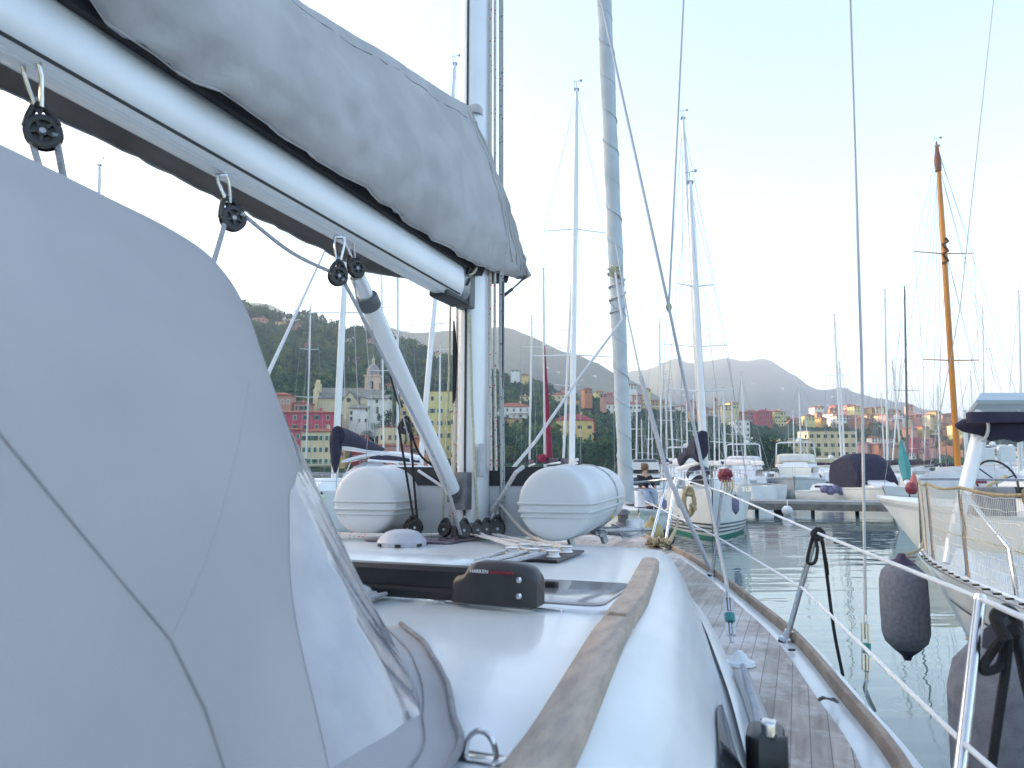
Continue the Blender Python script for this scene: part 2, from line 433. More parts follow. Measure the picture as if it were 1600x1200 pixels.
PROF2 = [(-500, 470), (250, 464), (370, 460), (420, 468), (460, 488), (500, 500), (540, 507), (600, 501), (640, 512), (680, 508), (720, 505), (770, 505), (800, 508), (830, 519), (870, 539), (930, 566), (990, 597), (1050, 622), (1110, 645), (1200, 670), (1500, 702), (2300, 704)]
PROF3 = [(300, 640), (800, 625), (900, 605), (960, 588), (1000, 577), (1030, 568), (1060, 557), (1090, 561), (1130, 557), (1180, 557), (1205, 563), (1240, 583), (1290, 606), (1312, 602), (1345, 614), (1400, 629), (1450, 640), (1500, 652), (1550, 662), (1600, 670), (1700, 685), (2000, 700), (2600, 704)]
Y0A, Y1A = 232, 620
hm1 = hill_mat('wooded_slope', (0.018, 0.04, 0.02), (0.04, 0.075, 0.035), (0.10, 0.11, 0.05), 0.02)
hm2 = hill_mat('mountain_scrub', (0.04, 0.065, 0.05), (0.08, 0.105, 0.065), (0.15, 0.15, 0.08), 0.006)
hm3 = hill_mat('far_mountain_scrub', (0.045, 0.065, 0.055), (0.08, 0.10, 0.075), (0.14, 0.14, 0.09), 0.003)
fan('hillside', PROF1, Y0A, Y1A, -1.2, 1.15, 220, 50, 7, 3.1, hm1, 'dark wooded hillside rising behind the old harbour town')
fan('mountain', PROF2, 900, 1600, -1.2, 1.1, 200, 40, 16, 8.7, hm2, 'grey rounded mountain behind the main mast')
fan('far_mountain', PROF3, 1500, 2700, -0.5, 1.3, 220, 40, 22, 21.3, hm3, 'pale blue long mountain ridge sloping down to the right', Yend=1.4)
# the high ridge to the left of the bay, beyond the picture, that keeps the evening sun off the harbour
m = MB(); rows = []
for j in range(60):
    y = -700 + 1300*j/59
    hh = 150*min(1, max(0, (y + 700)/200))*(1 if y < 400 else max(0, 1 - ((y-400)/210)))
    hh *= 1 + 0.12*noise.noise(V((y/90, 2.2, 0)))
    rows.append([V((-330 - 30*noise.noise(V((y/120, 0, 5))) - 420*k/12, y, -0.8 + hh*sin(pi*min(k/12, 1))**0.9)) for k in range(13)])
m.grid(rows); tag(m.build('headland', hm1, angle=180), 'wooded headland rising left of the harbour', kind='structure')

# haze: one closed box round everything, even thin air
m = MB(); m.box((0, 2500, 238), (12000, 6600, 480))
hz = bpy.data.materials.new('haze'); hz.use_nodes = True; nt = hz.node_tree
nt.nodes.remove(nt.nodes['Principled BSDF'])
pv = nt.nodes.new('ShaderNodeVolumePrincipled'); pv.inputs['Color'].default_value = (0.72, 0.82, 1.0, 1); pv.inputs['Density'].default_value = 0.00034; pv.inputs['Anisotropy'].default_value = 0.2
nt.links.new(pv.outputs['Volume'], nt.nodes['Material Output'].inputs['Volume'])
tag(m.build('haze', hz, smooth=False), 'thin even evening haze over the harbour and hills', kind='stuff')

def ground(x, y):
    return max(hill_h(PROF1, Y0A, Y1A, x/y, y, 7, 3.1), 0.3)

# quay along the old town
m = MB(); m.box((0, 231, 0.2), (900, 6, 2.4)); tag(m.build('quay', concrete, smooth=False), 'low grey stone quay along the waterfront', kind='structure')

# ---------------------------------------------------------------- woods
def leaf_clump(rng, n, rx, rz, size):
    """n leaf-sized quads spread through several lobes; numpy (n,4,3)"""
    lob = [(rng.uniform(-.6, .6)*rx, rng.uniform(-.6, .6)*rx, rng.uniform(.25, .85)*rz, rng.uniform(.3, .55)) for _ in range(7)]
    out = []
    for _ in range(n):
        lx, ly, lz, lr = rng.choice(lob)
        d = V((rng.gauss(0, 1), rng.gauss(0, 1), rng.gauss(0, 1))).normalized()*(rng.random()**0.4)
        c = V((lx + d.x*lr*rx, ly + d.y*lr*rx, lz + d.z*lr*rz*.62))
        a = V((rng.gauss(0, 1), rng.gauss(0, 1), rng.gauss(0, .6))).normalized(); b = a.cross(V((rng.gauss(0, 1), rng.gauss(0, 1), rng.gauss(0, 1)))).normalized()
        s = size*rng.uniform(.6, 1.35)
        out.append([c + a*s, c + b*s*.7, c - a*s, c - b*s*.7])
    return np.array([[tuple(p) for p in qd] for qd in out], dtype=np.float32)
def foliage_mat(name, c0, c1, c2, scale):
    m = bpy.data.materials.new(name); m.use_nodes = True; nt = m.node_tree; b = nt.nodes['Principled BSDF']
    N, L = nt.nodes.new, nt.links.new
    g = N('ShaderNodeNewGeometry'); n = N('ShaderNodeTexNoise'); n.inputs['Scale'].default_value = scale; n.inputs['Detail'].default_value = 5
    L(g.outputs['Position'], n.inputs['Vector'])
    r = N('ShaderNodeValToRGB'); e = r.color_ramp.elements
    e[0].position = 0.35; e[0].color = c0 + (1,); e[1].position = 0.68; e[1].color = c2 + (1,); k = e.new(0.52); k.color = c1 + (1,)
    L(n.outputs['Fac'], r.inputs['Fac']); L(r.outputs['Color'], b.inputs['Base Color'])
    b.inputs['Roughness'].default_value = 0.8; b.inputs['Specular IOR Level'].default_value = 0.15
    return m
fol_d = foliage_mat('dark_foliage', (0.014, 0.05, 0.028), (0.04, 0.11, 0.045), (0.13, 0.17, 0.045), 0.05)
fol_g = foliage_mat('green_foliage', (0.014, 0.05, 0.024), (0.03, 0.095, 0.04), (0.07, 0.13, 0.04), 0.25)
fol_y = foliage_mat('yellow_foliage', (0.10, 0.10, 0.02), (0.20, 0.16, 0.03), (0.28, 0.2, 0.04), 0.2)
bark = mk('bark', (0.12, 0.09, 0.07), 0.9, var=0.4, scale=3)
rngw = random.Random(11)
templ = [leaf_clump(rngw, 46, 1, 1, 0.20) for _ in range(10)]
HOUSE_SPOTS = []      # (x, y, radius) filled by the town below, so woods keep clear
def woods(name, n, qr, Yr, hr, mat, label, keep=None, seed=1):
    rg = random.Random(seed); blocks = []
    for _ in range(n):
        q = rg.uniform(*qr); Y = Yr[0] + (Yr[1]-Yr[0])*rg.random()**0.8
        x = q*Y
        if keep and not keep(q, Y, rg): continue
        if any((x-hx)**2 + (Y-hy)**2 < hr_**2 for hx, hy, hr_ in HOUSE_SPOTS): continue
        h = rg.uniform(*hr); w_ = h*rg.uniform(.5, .8); a = rg.uniform(0, 6.28)
        t = rg.choice(templ); ca, sa = cos(a)*w_, sin(a)*w_
        o = np.empty_like(t)
        o[..., 0] = t[..., 0]*ca - t[..., 1]*sa + x; o[..., 1] = t[..., 0]*sa + t[..., 1]*ca + Y; o[..., 2] = t[..., 2]*h + ground(x, Y) - h*.15
        blocks.append(o)
    vs = np.concatenate(blocks).reshape(-1, 3); nf = len(vs)//4
    me = bpy.data.meshes.new(name); me.vertices.add(len(vs)); me.vertices.foreach_set('co', vs.ravel())
    me.loops.add(len(vs)); me.loops.foreach_set('vertex_index', np.arange(len(vs), dtype=np.int32))
    me.polygons.add(nf); me.polygons.foreach_set('loop_start', np.arange(0, len(vs), 4, dtype=np.int32))
    me.update(calc_edges=True); me.materials.append(mat)
    o = bpy.data.objects.new(name, me); COL.objects.link(o)
    return tag(o, label, kind='stuff')

def make_tree(seed, h, w_, mat, kind='round', n=900):
    """returns (trunk mesh, crown mesh) of one tree kind, base at the origin"""
    rg = random.Random(seed)
    t = MB(); top = V((rg.uniform(-.1, .1)*h, rg.uniform(-.1, .1)*h, h*.72))
    t.tube([(0, 0, -1), (0, 0, 0), top*.5 + V((0, 0, 0)), top], [h*.035, h*.03, h*.022, h*.008], 7)
    lobes = []
    for k in range(9):
        a = k*2.4 + rg.uniform(-.3, .3); zz = rg.uniform(.38, .9)*h; rr = w_*.5*rg.uniform(.35, .75)*(1 - .5*max(0, zz/h - .6))
        if kind == 'cypress': rr = w_*.12
        e = V((cos(a)*rr, sin(a)*rr, zz)); s = top*rg.uniform(.35, .75)
        t.tube([s, (s + e)/2 + V((0, 0, -h*.02)), e], [h*.014, h*.009, h*.004], 5)
        lobes.append((e, rg.uniform(.16, .27)*(w_ if kind != 'cypress' else w_*1.2)))
    lobes.append((top + V((0, 0, h*.12)), .22*w_))
    c = MB()
    if kind == 'palm':
        t = MB(); t.tube([(0, 0, -1), (0, 0, h*.4), (h*.02, 0, h*.8)], [h*.05, h*.035, h*.03], 8)
        hd = V((h*.02, 0, h*.8))
        for k in range(26):
            a = k*2.399; el = rg.uniform(-.5, 1.2); L_ = w_*.55
            d = V((cos(a)*cos(el), sin(a)*cos(el), sin(el))); prev = hd
            for i in range(1, 7):
                p = hd + d*L_*i/6 + V((0, 0, -.45*L_*(i/6)**2)); s_ = d.cross(V((0, 0, 1))).normalized()*L_*.09*(1.1 - i/7)
                c.quad(prev - s_ + V((0, 0, -.05)), prev + s_ + V((0, 0, -.05)), p + s_*.8, p - s_*.8)
                prev = p
    else:
        for _ in range(n):
            e, r = rg.choice(lobes)
            d = V((rg.gauss(0, 1), rg.gauss(0, 1), rg.gauss(0, 1))).normalized()*(rg.random()**.45)
            p = e + V((d.x*r, d.y*r, d.z*r*(.75 if kind != 'cypress' else 2.2)))
            a = V((rg.gauss(0, 1), rg.gauss(0, 1), rg.gauss(0, .5))).normalized(); b = a.cross(V((rg.gauss(0, 1), rg.gauss(0, 1), rg.gauss(0, 1)))).normalized()
            s_ = h*.035*rg.uniform(.6, 1.4)
            c.quad(p + a*s_, p + b*s_*.6, p - a*s_, p - b*s_*.6)
    return t, c
TREE_KINDS = {}
def tree(kind, x, y, z, h, label, group=None, rot=0.0):
    """place a tree; the first of a kind builds its meshes, later ones share them"""
    spec = {'broad': ('broadleaf_tree', 1.0, fol_d, 'round', 3), 'olive': ('olive_tree', 1.05, fol_g, 'round', 8), 'pine': ('pine_tree', .8, fol_d, 'round', 15),
            'cypress': ('cypress_tree', .3, fol_d, 'cypress', 21), 'palm': ('palm_tree', .8, fol_g, 'palm', 5), 'autumn': ('autumn_tree', .9, fol_y, 'round', 33), 'bush': ('bush', 1.5, fol_g, 'round', 41)}[kind]
    if kind not in TREE_KINDS:
        t, c = make_tree(spec[4], 1.0, spec[1], spec[2], spec[3])
        to = t.build('trunk', bark); cobj = c.build('crown', spec[2], smooth=False)
        TREE_KINDS[kind] = (to.data, cobj.data); bpy.data.objects.remove(to); bpy.data.objects.remove(cobj)
    root = thing(spec[0], label, spec[0].replace('_', ' '), (x, y, z), rot, group); root.scale = (h, h, h)
    for nm, me in zip(('trunk', 'crown'), TREE_KINDS[kind]):
        o = bpy.data.objects.new(nm, me); COL.objects.link(o); o.parent = root
    return root

# ---------------------------------------------------------------- town
def wallm(name, col): return mk(name, col, 0.9, var=0.18, scale=0.35, bump=0.1, bscale=3, detail=6)
def tile(name, col): return mk(name, col, 0.85, var=0.35, scale=1.2, stretch=(1, 1, 1), bump=0.4, bscale=4)
W = dict(magenta=wallm('magenta_render', (0.5, 0.085, 0.13)), pink=wallm('pink_render', (0.52, 0.26, 0.22)), salmon=wallm('salmon_render', (0.55, 0.30, 0.20)),
         cream=wallm('cream_render', (0.70, 0.60, 0.36)), yellow=wallm('yellow_render', (0.72, 0.55, 0.20)), ochre=wallm('ochre_render', (0.55, 0.36, 0.12)),
         white=wallm('white_render', (0.82, 0.82, 0.74)), palegreen=wallm('pale_green_render', (0.5, 0.52, 0.38)), red=wallm('red_render', (0.42, 0.06, 0.07)),
         stone=wallm('stone_wall', (0.68, 0.63, 0.42)), lemon=wallm('lemon_render', (0.72, 0.63, 0.26)), grey=wallm('grey_render', (0.4, 0.4, 0.42)), orange=wallm('orange_render', (0.52, 0.22, 0.10)))
T_red = tile('red_roof_tile', (0.34, 0.10, 0.055)); T_br = tile('brown_roof_tile', (0.26, 0.14, 0.09)); T_grey = tile('slate_roof', (0.22, 0.23, 0.20)); T_dkred = tile('dark_red_roof_tile', (0.30, 0.04, 0.05))
sh_g = mk('green_shutter', (0.02, 0.16, 0.10), 0.6); sh_b = mk('blue_green_shutter', (0.10, 0.2, 0.22), 0.6); sh_w = mk('brown_shutter', (0.14, 0.08, 0.05), 0.6); sh_gr = mk('grey_shutter', (0.3, 0.31, 0.31), 0.6)
pane = mk('window_pane', (0.025, 0.03, 0.035), 0.15); wframe = mk('window_surround', (0.6, 0.56, 0.48), 0.8)

def house(name, u0, u1, vt, vb, Y, wall, roof, floors, cols, label, style='hip', roof_px=7, shut=None, depth=None, yaw=0.0, group=None, cat='house', below=7.0, win=(0.95, 1.5), extra=None, frame=True):
    if u0 > 770 and vb < 712 and Y < 500:
        Y = hy(vb, (u0+u1)/2)
    xl, xr = P(u0, vb, Y).x, P(u1, vb, Y).x
    zb, zt = P(u0, vb, Y).z, P(u0, vt, Y).z
    wd = xr - xl; d = depth or max(7.0, min(wd*.8, 13)); rh = roof_px/FPX*Y
    root = thing(name, label, cat, ((xl+xr)/2, Y, zb), yaw, group)
    M = wm(root); h = zt - zb - (rh if style != 'flat' else 0)
    HOUSE_SPOTS.append(((xl+xr)/2, Y + d/2, max(wd, d)*.62 + 2))
    for dd in (7, 17, 27): HOUSE_SPOTS.append(((xl+xr)/2, Y - dd, wd*.5 + 2))
    def L(x, y, z): return M @ V((x, y, z))
    m = MB(); hw = wd/2
    def bx(mm, x0, x1, y0, y1, z0, z1):
        mm.v += [L(x, y, z) for z in (z0, z1) for x, y in ((x0, y0), (x1, y0), (x1, y1), (x0, y1))]
        n = len(mm.v) - 8
        for f in ((3,2,1,0), (4,5,6,7), (0,1,5,4), (1,2,6,5), (2,3,7,6), (3,0,4,7)): mm.face(*[n+i for i in f])
    if style == 'gable_front':
        pts = [(-hw, -below), (hw, -below), (hw, h), (0, h + rh*.93), (-hw, h)]
        m.loft([[L(x, 0, z) for x, z in pts], [L(x, d, z) for x, z in pts]], closed=True, caps=True, flip=True)
    elif style == 'gable_side':
        pts = [(0, -below), (d, -below), (d, h), (d/2, h + rh*.93), (0, h)]
        m.loft([[L(-hw, y, z) for y, z in pts], [L(hw, y, z) for y, z in pts]], closed=True, caps=True)
    else: bx(m, -hw, hw, 0, d, -below, h)
    m.build('wall', wall, root, smooth=False)
    r = MB(); o = .45
    if style == 'hip':
        ins = min(hw, d/2)*.8
        a = [L(x, y, h + .02) for x, y in ((-hw-o, -o), (hw+o, -o), (hw+o, d+o), (-hw-o, d+o))]
        a2 = [p + V((0, 0, .22)) for p in a]
        b = [L(x, y, h + rh) for x, y in ((-hw+ins, ins), (hw-ins, ins), (hw-ins, d-ins), (-hw+ins, d-ins))]
        r.loft([a, a2, b], closed=True, caps=True)
    elif style == 'flat':
        bx(r, -hw-.15, hw+.15, -.15, d+.15, h + .02, h + .45)
    elif style == 'gable_front':
        pts = [(-hw-o, h-.1), (0, h+rh), (hw+o, h-.1), (hw+o, h-.35), (0, h+rh-.3), (-hw-o, h-.35)]
        r.loft([[L(x, -o, z) for x, z in pts], [L(x, d+o, z) for x, z in pts]], closed=True, caps=True)
    elif style == 'gable_side':
        pts = [(-o, h-.1), (d/2, h+rh), (d+o, h-.1), (d+o, h-.35), (d/2, h+rh-.3), (-o, h-.35)]
        r.loft([[L(-hw-o, y, z) for y, z in pts], [L(hw+o, y, z) for y, z in pts]], closed=True, caps=True)
    ro = r.build('roof', roof, root, smooth=False)
    if style in ('hip', 'gable_side') and wd > 8:
        c = MB(); cx = hw*.35; bx(c, cx, cx+.9, d*.35, d*.35+.9, h + rh*.3, h + rh + .9); c.build('chimney', wall, ro, smooth=False)
    fh = h/max(floors, 1); rgh = random.Random(int(u0*7 + vt))
    for i in range(floors):
        for j in range(cols):
            cx = -hw + wd*(j + .5)/cols; z0 = i*fh + fh*.28; ww, wh = win; ww = min(ww, wd/cols*.5); wh = min(wh, fh*.6)
            wmb = MB()
            if frame:
                wmb.mat(0); bx(wmb, cx-ww/2-.16, cx+ww/2+.16, -.05, .02, z0-.14, z0+wh+.16)
            wmb.mat(1); bx(wmb, cx-ww/2, cx+ww/2, -.075, .01, z0, z0+wh)
            st = rgh.random()
            if shut and st < .85:
                wmb.mat(2)
                if st < .4: bx(wmb, cx-ww/2, cx+ww/2, -.11, 0, z0, z0+wh)
                else:
                    bx(wmb, cx-ww-.05, cx-ww/2-.01, -.11, 0, z0, z0+wh); bx(wmb, cx+ww/2+.01, cx+ww+.05, -.11, 0, z0, z0+wh)
            wmb.build('window', [wframe, pane, shut or pane], root, smooth=False)
    # side windows on the visible flanks of larger houses
    if wd > 9 and floors:
        for sx in (-1, 1):
            for i in range(floors):
                for j in range(2):
                    cy = d*(j + .5)/2; z0 = i*fh + fh*.28; wmb = MB(); ww, wh = win; wh = min(wh, fh*.6)
                    x0, x1 = (hw-.01, hw+.06) if sx > 0 else (-hw-.06, -hw+.01)
                    wmb.mat(1); bx(wmb, x0, x1, cy-ww/2, cy+ww/2, z0, z0+wh)
                    wmb.build('window', [wframe, pane, shut or pane], root, smooth=False)
    if extra: extra(root, L, bx, hw, h, d, fh)
    return root

def hy(v, u):            # distance at which the slope shows at this height in the picture
    for Y in range(240, 640, 4):
        if P(u, v, Y).z <= ground(P(u, v, Y).x, Y): return Y
    return 600

def balcony(zfrac, x0f, x1f):
    def ex(root, L, bx, hw, h, d, fh):
        b = MB(); z = h*zfrac; xa, xb = hw*x0f, hw*x1f
        bx(b, xa, xb, -1.1, -.01, z, z+.15)
        bx(b, xa, xb, -1.1, -1.05, z+.95, z+1.02)
        n = int((xb-xa)/.5)
        for k in range(n+1):
            x = xa + (xb-xa-.05)*k/n; bx(b, x, x+.05, -1.095, -1.055, z+.15, z+.95)
        b.build('balcony', wframe, root, smooth=False)
    return ex
LT = 245
# left old town, front rows
house('townhouse', 446, 469, 668, 748, LT, W['magenta'], T_red, 4, 2, 'narrow magenta waterfront house with green shutters left of the cream one', shut=sh_g, roof_px=4)
house('townhouse', 469, 522, 668, 748, LT, W['cream'], T_red, 4, 6, 'wide cream five storey waterfront house with green shutters and long balcony', shut=sh_g, roof_px=7, extra=balcony(.28, -.98, .98))
house('townhouse', 523, 538, 690, 748, LT-1, W['ochre'], T_red, 2, 2, 'small orange yellow house between the cream house and the boat mast', shut=sh_w, roof_px=4)
house('townhouse', 434, 520, 640, 690, LT+12, W['magenta'], T_red, 3, 5, 'broad magenta house below the church with shuttered windows', shut=sh_g, roof_px=5)
house('townhouse', 418, 452, 612, 690, LT+26, W['salmon'], T_red, 4, 4, 'tall salmon house at the left edge of the town beside the sprayhood', shut=sh_gr, roof_px=6)
house('townhouse', 459, 482, 625, 660, LT+28, W['pink'], T_red, 2, 3, 'small pink house with red roof left of the church nave', shut=sh_g, roof_px=5)
house('townhouse', 548, 570, 677, 748, LT+4, W['red'], T_br, 3, 2, 'dark red house behind the navy boom cover', roof_px=4, shut=sh_w)
house('townhouse', 590, 626, 668, 748, LT+2, W['cream'], T_red, 3, 3, 'low cream house with pale roof terrace below the white convent', style='flat', shut=sh_w)
house('townhouse', 576, 640, 692, 748, LT-4, W['pink'], T_red, 2, 4, 'pink waterfront house with one green shuttered window row right of the boom cover', shut=sh_g, roof_px=5)
house('townhouse', 640, 668, 680, 748, LT-2, W['orange'], T_red, 2, 2, 'orange red house behind the black mainsheet block', shut=sh_w, roof_px=5)
house('townhouse', 668, 705, 612, 748, LT+18, W['lemon'], T_br, 7, 3, 'tall lemon yellow block just left of the main mast', style='flat', shut=sh_b, cat='apartment block')
house('townhouse', 624, 648, 614, 690, LT+34, W['yellow'], T_red, 4, 2, 'yellow house right of the bell tower behind the vang', shut=sh_w, roof_px=4)
house('townhouse', 704, 722, 640, 748, LT+14, W['cream'], T_red, 4, 2, 'pale house partly hidden behind the main mast', shut=sh_g, roof_px=4)

# the church: nave, transept gable, convent wing, bell tower with dome
ch = thing('church', 'old stone church with slate roof and domed bell tower above the town', 'church', (P(530, 690, 285).x, 285, P(530, 690, 285).z))
def chbox(name, u0, u1, vt, vb, Y, d, mat, roofv=None, parent=ch, gable=False, rm=T_grey, front=False):
    a, b = P(u0, vb, Y), P(u1, vb, Y); zt = P(u0, vt, Y).z; zb = a.z - 4
    m = MB(); x0, x1 = a.x, b.x
    if front:
        zr = P(u0, roofv, Y).z; pts = [(x0, zb), (x1, zb), (x1, zt), ((x0+x1)/2, zr), (x0, zt)]
        m.loft([[V((x, Y, z)) for x, z in pts], [V((x, Y+d, z)) for x, z in pts]], closed=True, caps=True, flip=True)
        o = m.build(name, mat, parent, smooth=False)
        r = MB(); c = (x0+x1)/2
        pr = [(x0-.5, zt-.2), (c, zr+.35), (x1+.5, zt-.2), (x1+.5, zt-.5), (c, zr), (x0-.5, zt-.5)]
        r.loft([[V((x, Y-.4, z)) for x, z in pr], [V((x, Y+d, z)) for x, z in pr]], closed=True, caps=True); r.build('roof', rm, o, smooth=False)
        return o
    m.box(((x0+x1)/2, Y+d/2, (zb+zt)/2), (x1-x0, d, zt-zb)); o = m.build(name, mat, parent, smooth=False)
    if roofv is not None:
        zr = P(u0, roofv, Y+d/2).z; r = MB()
        pr = [(Y-.5, zt-.05), (Y+d/2, zr), (Y+d+.5, zt-.05), (Y+d+.5, zt-.4), (Y+d/2, zr-.4), (Y-.5, zt-.4)]
        r.loft([[V((x0-.4, y, z)) for y, z in pr], [V((x1+.4, y, z)) for y, z in pr]], closed=True, caps=True); r.build('roof', rm, o, smooth=False)
    return o
chbox('nave', 492, 566, 621, 690, 285, 14, W['stone'], 606)
chbox('buttress', 487, 494, 608, 690, 283.5, 3, W['cream'], None)
gb = chbox('transept', 529, 561, 632, 690, 281, 8, W['stone'], 612, front=True)
m = MB(); c = P(545, 625, 280.9); m.lathe(c + V((0, -.15, 0)), (0, 1, 0), [(0, .85), (.2, .85)], 14); m.build('oval_window', pane, ch)
tr = MB(); c = P(496, 610, 286); tr.box(c + V((0, 1, 1)), (2.2, 2, 3.5)); tr.ball(c + V((0, 1, 3.4)), 1.0, 10); tr.build('turret', W['cream'], ch, angle=50)
cw = chbox('convent_wing', 572, 604, 622, 695, 272, 12, W['white'], 617, rm=T_grey)
cl = chbox('convent_annexe', 545, 574, 637, 695, 270, 9, W['white'], 632, rm=T_grey)
chbox('choir', 562, 596, 620, 690, 279, 10, W['stone'], 609)
for (u, v) in ((589, 627), (590, 641), (592, 652), (561, 657), (572, 657), (549, 645), (549, 654), (573, 640), (600, 660)):
    m = MB(); c = P(u, v, 269.9 if u < 574 else 271.9); m.box(c, (.8, .2, 2.6 if v == 641 or v == 652 else 1.3)); m.build('window', pane, ch, smooth=False)
bt = MB(); Yb = 288; c0 = P(569.5, 620, Yb); c1 = P(592, 588, Yb); cx = (c0.x+c1.x)/2; bw = c1.x - c0.x
bt.box((cx, Yb+bw/2, (c0.z-4+c1.z)/2), (bw, bw, c1.z-c0.z+4))
bt.box((cx, Yb+bw/2, c1.z+.3), (bw+.9, bw+.9, .6)); bt.box((cx, Yb+bw/2, c0.z+1.0), (bw+.5, bw+.5, .4))
bto = bt.build('bell_tower', wallm('tower_render', (0.72, 0.52, 0.38)), ch, smooth=False)
for dx in (0,):
    m = MB(); zc = (c0.z+c1.z)/2 + .6; m.box((cx, Yb-.1, zc-.3), (1.3, .3, 2.6)); m.lathe((cx, Yb-.25, zc+1.0), (0, 1, 0), [(0, .65), (.3, .65)], 12); m.build('belfry_opening', pane, bto)
    m = MB(); m.box((cx+bw/2+.02, Yb+bw/2, zc-.3), (.2, 1.3, 2.6)); m.build('belfry_opening', pane, bto, smooth=False)
m = MB(); m.lathe((cx, Yb+bw/2, c1.z+.6), (0, 0, 1), [(0, bw*.46), (1.2, bw*.46), (1.6, bw*.48), (2.6, bw*.43), (3.7, bw*.3), (4.4, bw*.16), (4.5, bw*.1)], 16); m.build('dome', mk('dome_lead', (0.36, 0.31, 0.31), .7, var=.3, scale=1), bto)
m = MB(); m.lathe((cx, Yb+bw/2, c1.z+5.0), (0, 0, 1), [(0, .9), (.3, .55), (1.7, .55), (1.9, .8), (2.6, .3), (3.4, .08), (4.2, .04)], 10); m.build('lantern', W['cream'], bto)

# villas in the green right of the main mast
VY = 290
house('villa', 777, 829, 628, 655, VY, W['white'], T_red, 2, 5, 'large white villa with red roof just right of the main mast', roof_px=8, shut=sh_gr, frame=False, extra=balcony(.46, -.2, .98), depth=13)
house('villa', 789, 820, 655, 668, VY-2, W['ochre'], T_br, 1, 3, 'low ochre terrace building under the white villa', style='flat', depth=5)
house('villa', 868, 929, 645, 693, VY-25, W['yellow'], T_dkred, 2, 4, 'square yellow villa with dark red hip roof and red corners', roof_px=12, shut=sh_w, depth=15,
      extra=lambda root, L, bx, hw, h, d, fh: [(lambda q: (bx(q, x-.35, x+.35, -.12, .3, -5, h), q.build('corner_band', W['red'], root, smooth=False)))(MB()) for x in (-hw, hw)])
house('villa', 862, 893, 612, 634, VY+60, W['cream'], T_red, 2, 4, 'cream villa on the slope above the yellow one', roof_px=5, shut=sh_w)
house('villa', 884, 905, 626, 640, VY+50, W['yellow'], T_red, 1, 3, 'small yellow house stepping down from the cream villa', style='flat')
house('villa', 773, 789, 617, 628, VY+70, W['ochre'], T_br, 1, 2, 'tiny ochre house above the white villa roof', roof_px=3)
house('villa', 802, 828, 617, 626, VY+74, W['lemon'], T_br, 1, 3, 'long lemon house above the white villa', roof_px=3)
house('villa', 905, 920, 610, 622, VY+110, W['grey'], T_grey, 1, 2, 'grey house between the cream villa and the furled jib', roof_px=3)
house('villa', 943, 968, 612, 632, VY+80, W['pink'], T_red, 2, 3, 'pink house with red roof left of the furled jib', roof_px=5, shut=sh_w)
house('villa', 948, 972, 628, 648, VY+50, W['white'], T_red, 2, 3, 'white arched house behind the furled jib', roof_px=4)
house('villa', 976, 1002, 627, 650, VY+46, W['white'], T_red, 2, 4, 'white two storey house just right of the furled jib', roof_px=5, shut=sh_w)
house('villa', 982, 1004, 614, 626, VY+120, W['salmon'], T_red, 1, 3, 'salmon house high behind the furled jib', roof_px=4)
house('villa', 1002, 1020, 622, 636, VY+110, W['cream'], T_red, 1, 2, 'cream cottage among trees right of the furled jib', roof_px=4)
# centre cluster
CY = 430
house('townhouse', 1062, 1074, 632, 646, CY, W['orange'], T_red, 2, 2, 'sunlit orange house behind the twin masts', roof_px=4)
house('townhouse', 1074, 1088, 624, 646, CY+12, W['pink'], T_red, 3, 2, 'pink tower house between the twin masts', roof_px=4)
house('townhouse', 1090, 1108, 634, 648, CY+5, W['salmon'], T_red, 2, 3, 'salmon house right of the twin masts', roof_px=4)
bell = thing('bell_tower', 'slim orange bell tower with pointed cap among the hill houses', 'bell tower', P(1118, 645, CY+20))
q0, q1 = P(1116, 648, CY+20), P(1121, 626, CY+20)
m = MB(); m.box(((q0.x+q1.x)/2, CY+21, (q0.z+q1.z)/2), (1.9, 1.9, q1.z-q0.z)); m.build('shaft', W['salmon'], bell, smooth=False)
m = MB(); m.lathe(((q0.x+q1.x)/2, CY+21, q1.z), (0, 0, 1), [(0, 1.3), (.4, 1.3), (2.6, .1)], 8); m.build('spire', T_red, bell)
house('townhouse', 1108, 1120, 638, 649, CY+4, W['cream'], T_red, 1, 2, 'cream house at the foot of the slim bell tower', roof_px=3)
house('townhouse', 1124, 1148, 642, 656, CY-5, W['cream'], T_red, 2, 4, 'low cream terrace left of the pink houses', roof_px=4, shut=sh_w)
house('townhouse', 1149, 1166, 643, 660, CY+6, W['salmon'], T_red, 2, 2, 'salmon house left of the large red house', roof_px=4, shut=sh_w)
house('townhouse', 1166, 1184, 640, 661, CY+2, W['pink'], T_red, 3, 3, 'pink three storey house joined to the large red house', roof_px=4, shut=sh_w)
house('townhouse', 1184, 1207, 639, 668, CY, W['red'], T_dkred, 3, 4, 'large dark red house on the ridge beside the yellow block', roof_px=5, depth=12)
house('townhouse', 1209, 1231, 640, 667, CY+4, W['lemon'], T_red, 4, 4, 'sunlit yellow apartment block with red roof', roof_px=4, shut=sh_g, yaw=0.35, depth=13, cat='apartment block')
house('townhouse', 1148, 1172, 658, 684, CY-70, W['white'], T_grey, 3, 4, 'white cube house with square windows above the motorboats', style='flat', depth=11)
house('townhouse', 1160, 1187, 685, 703, CY-130, W['white'], T_grey, 2, 4, 'white villa with slate hip roof among trees', roof_px=6, depth=10)
house('townhouse', 1234, 1252, 652, 664, CY+10, W['orange'], T_red, 2, 2, 'orange house right of the yellow block', roof_px=4)
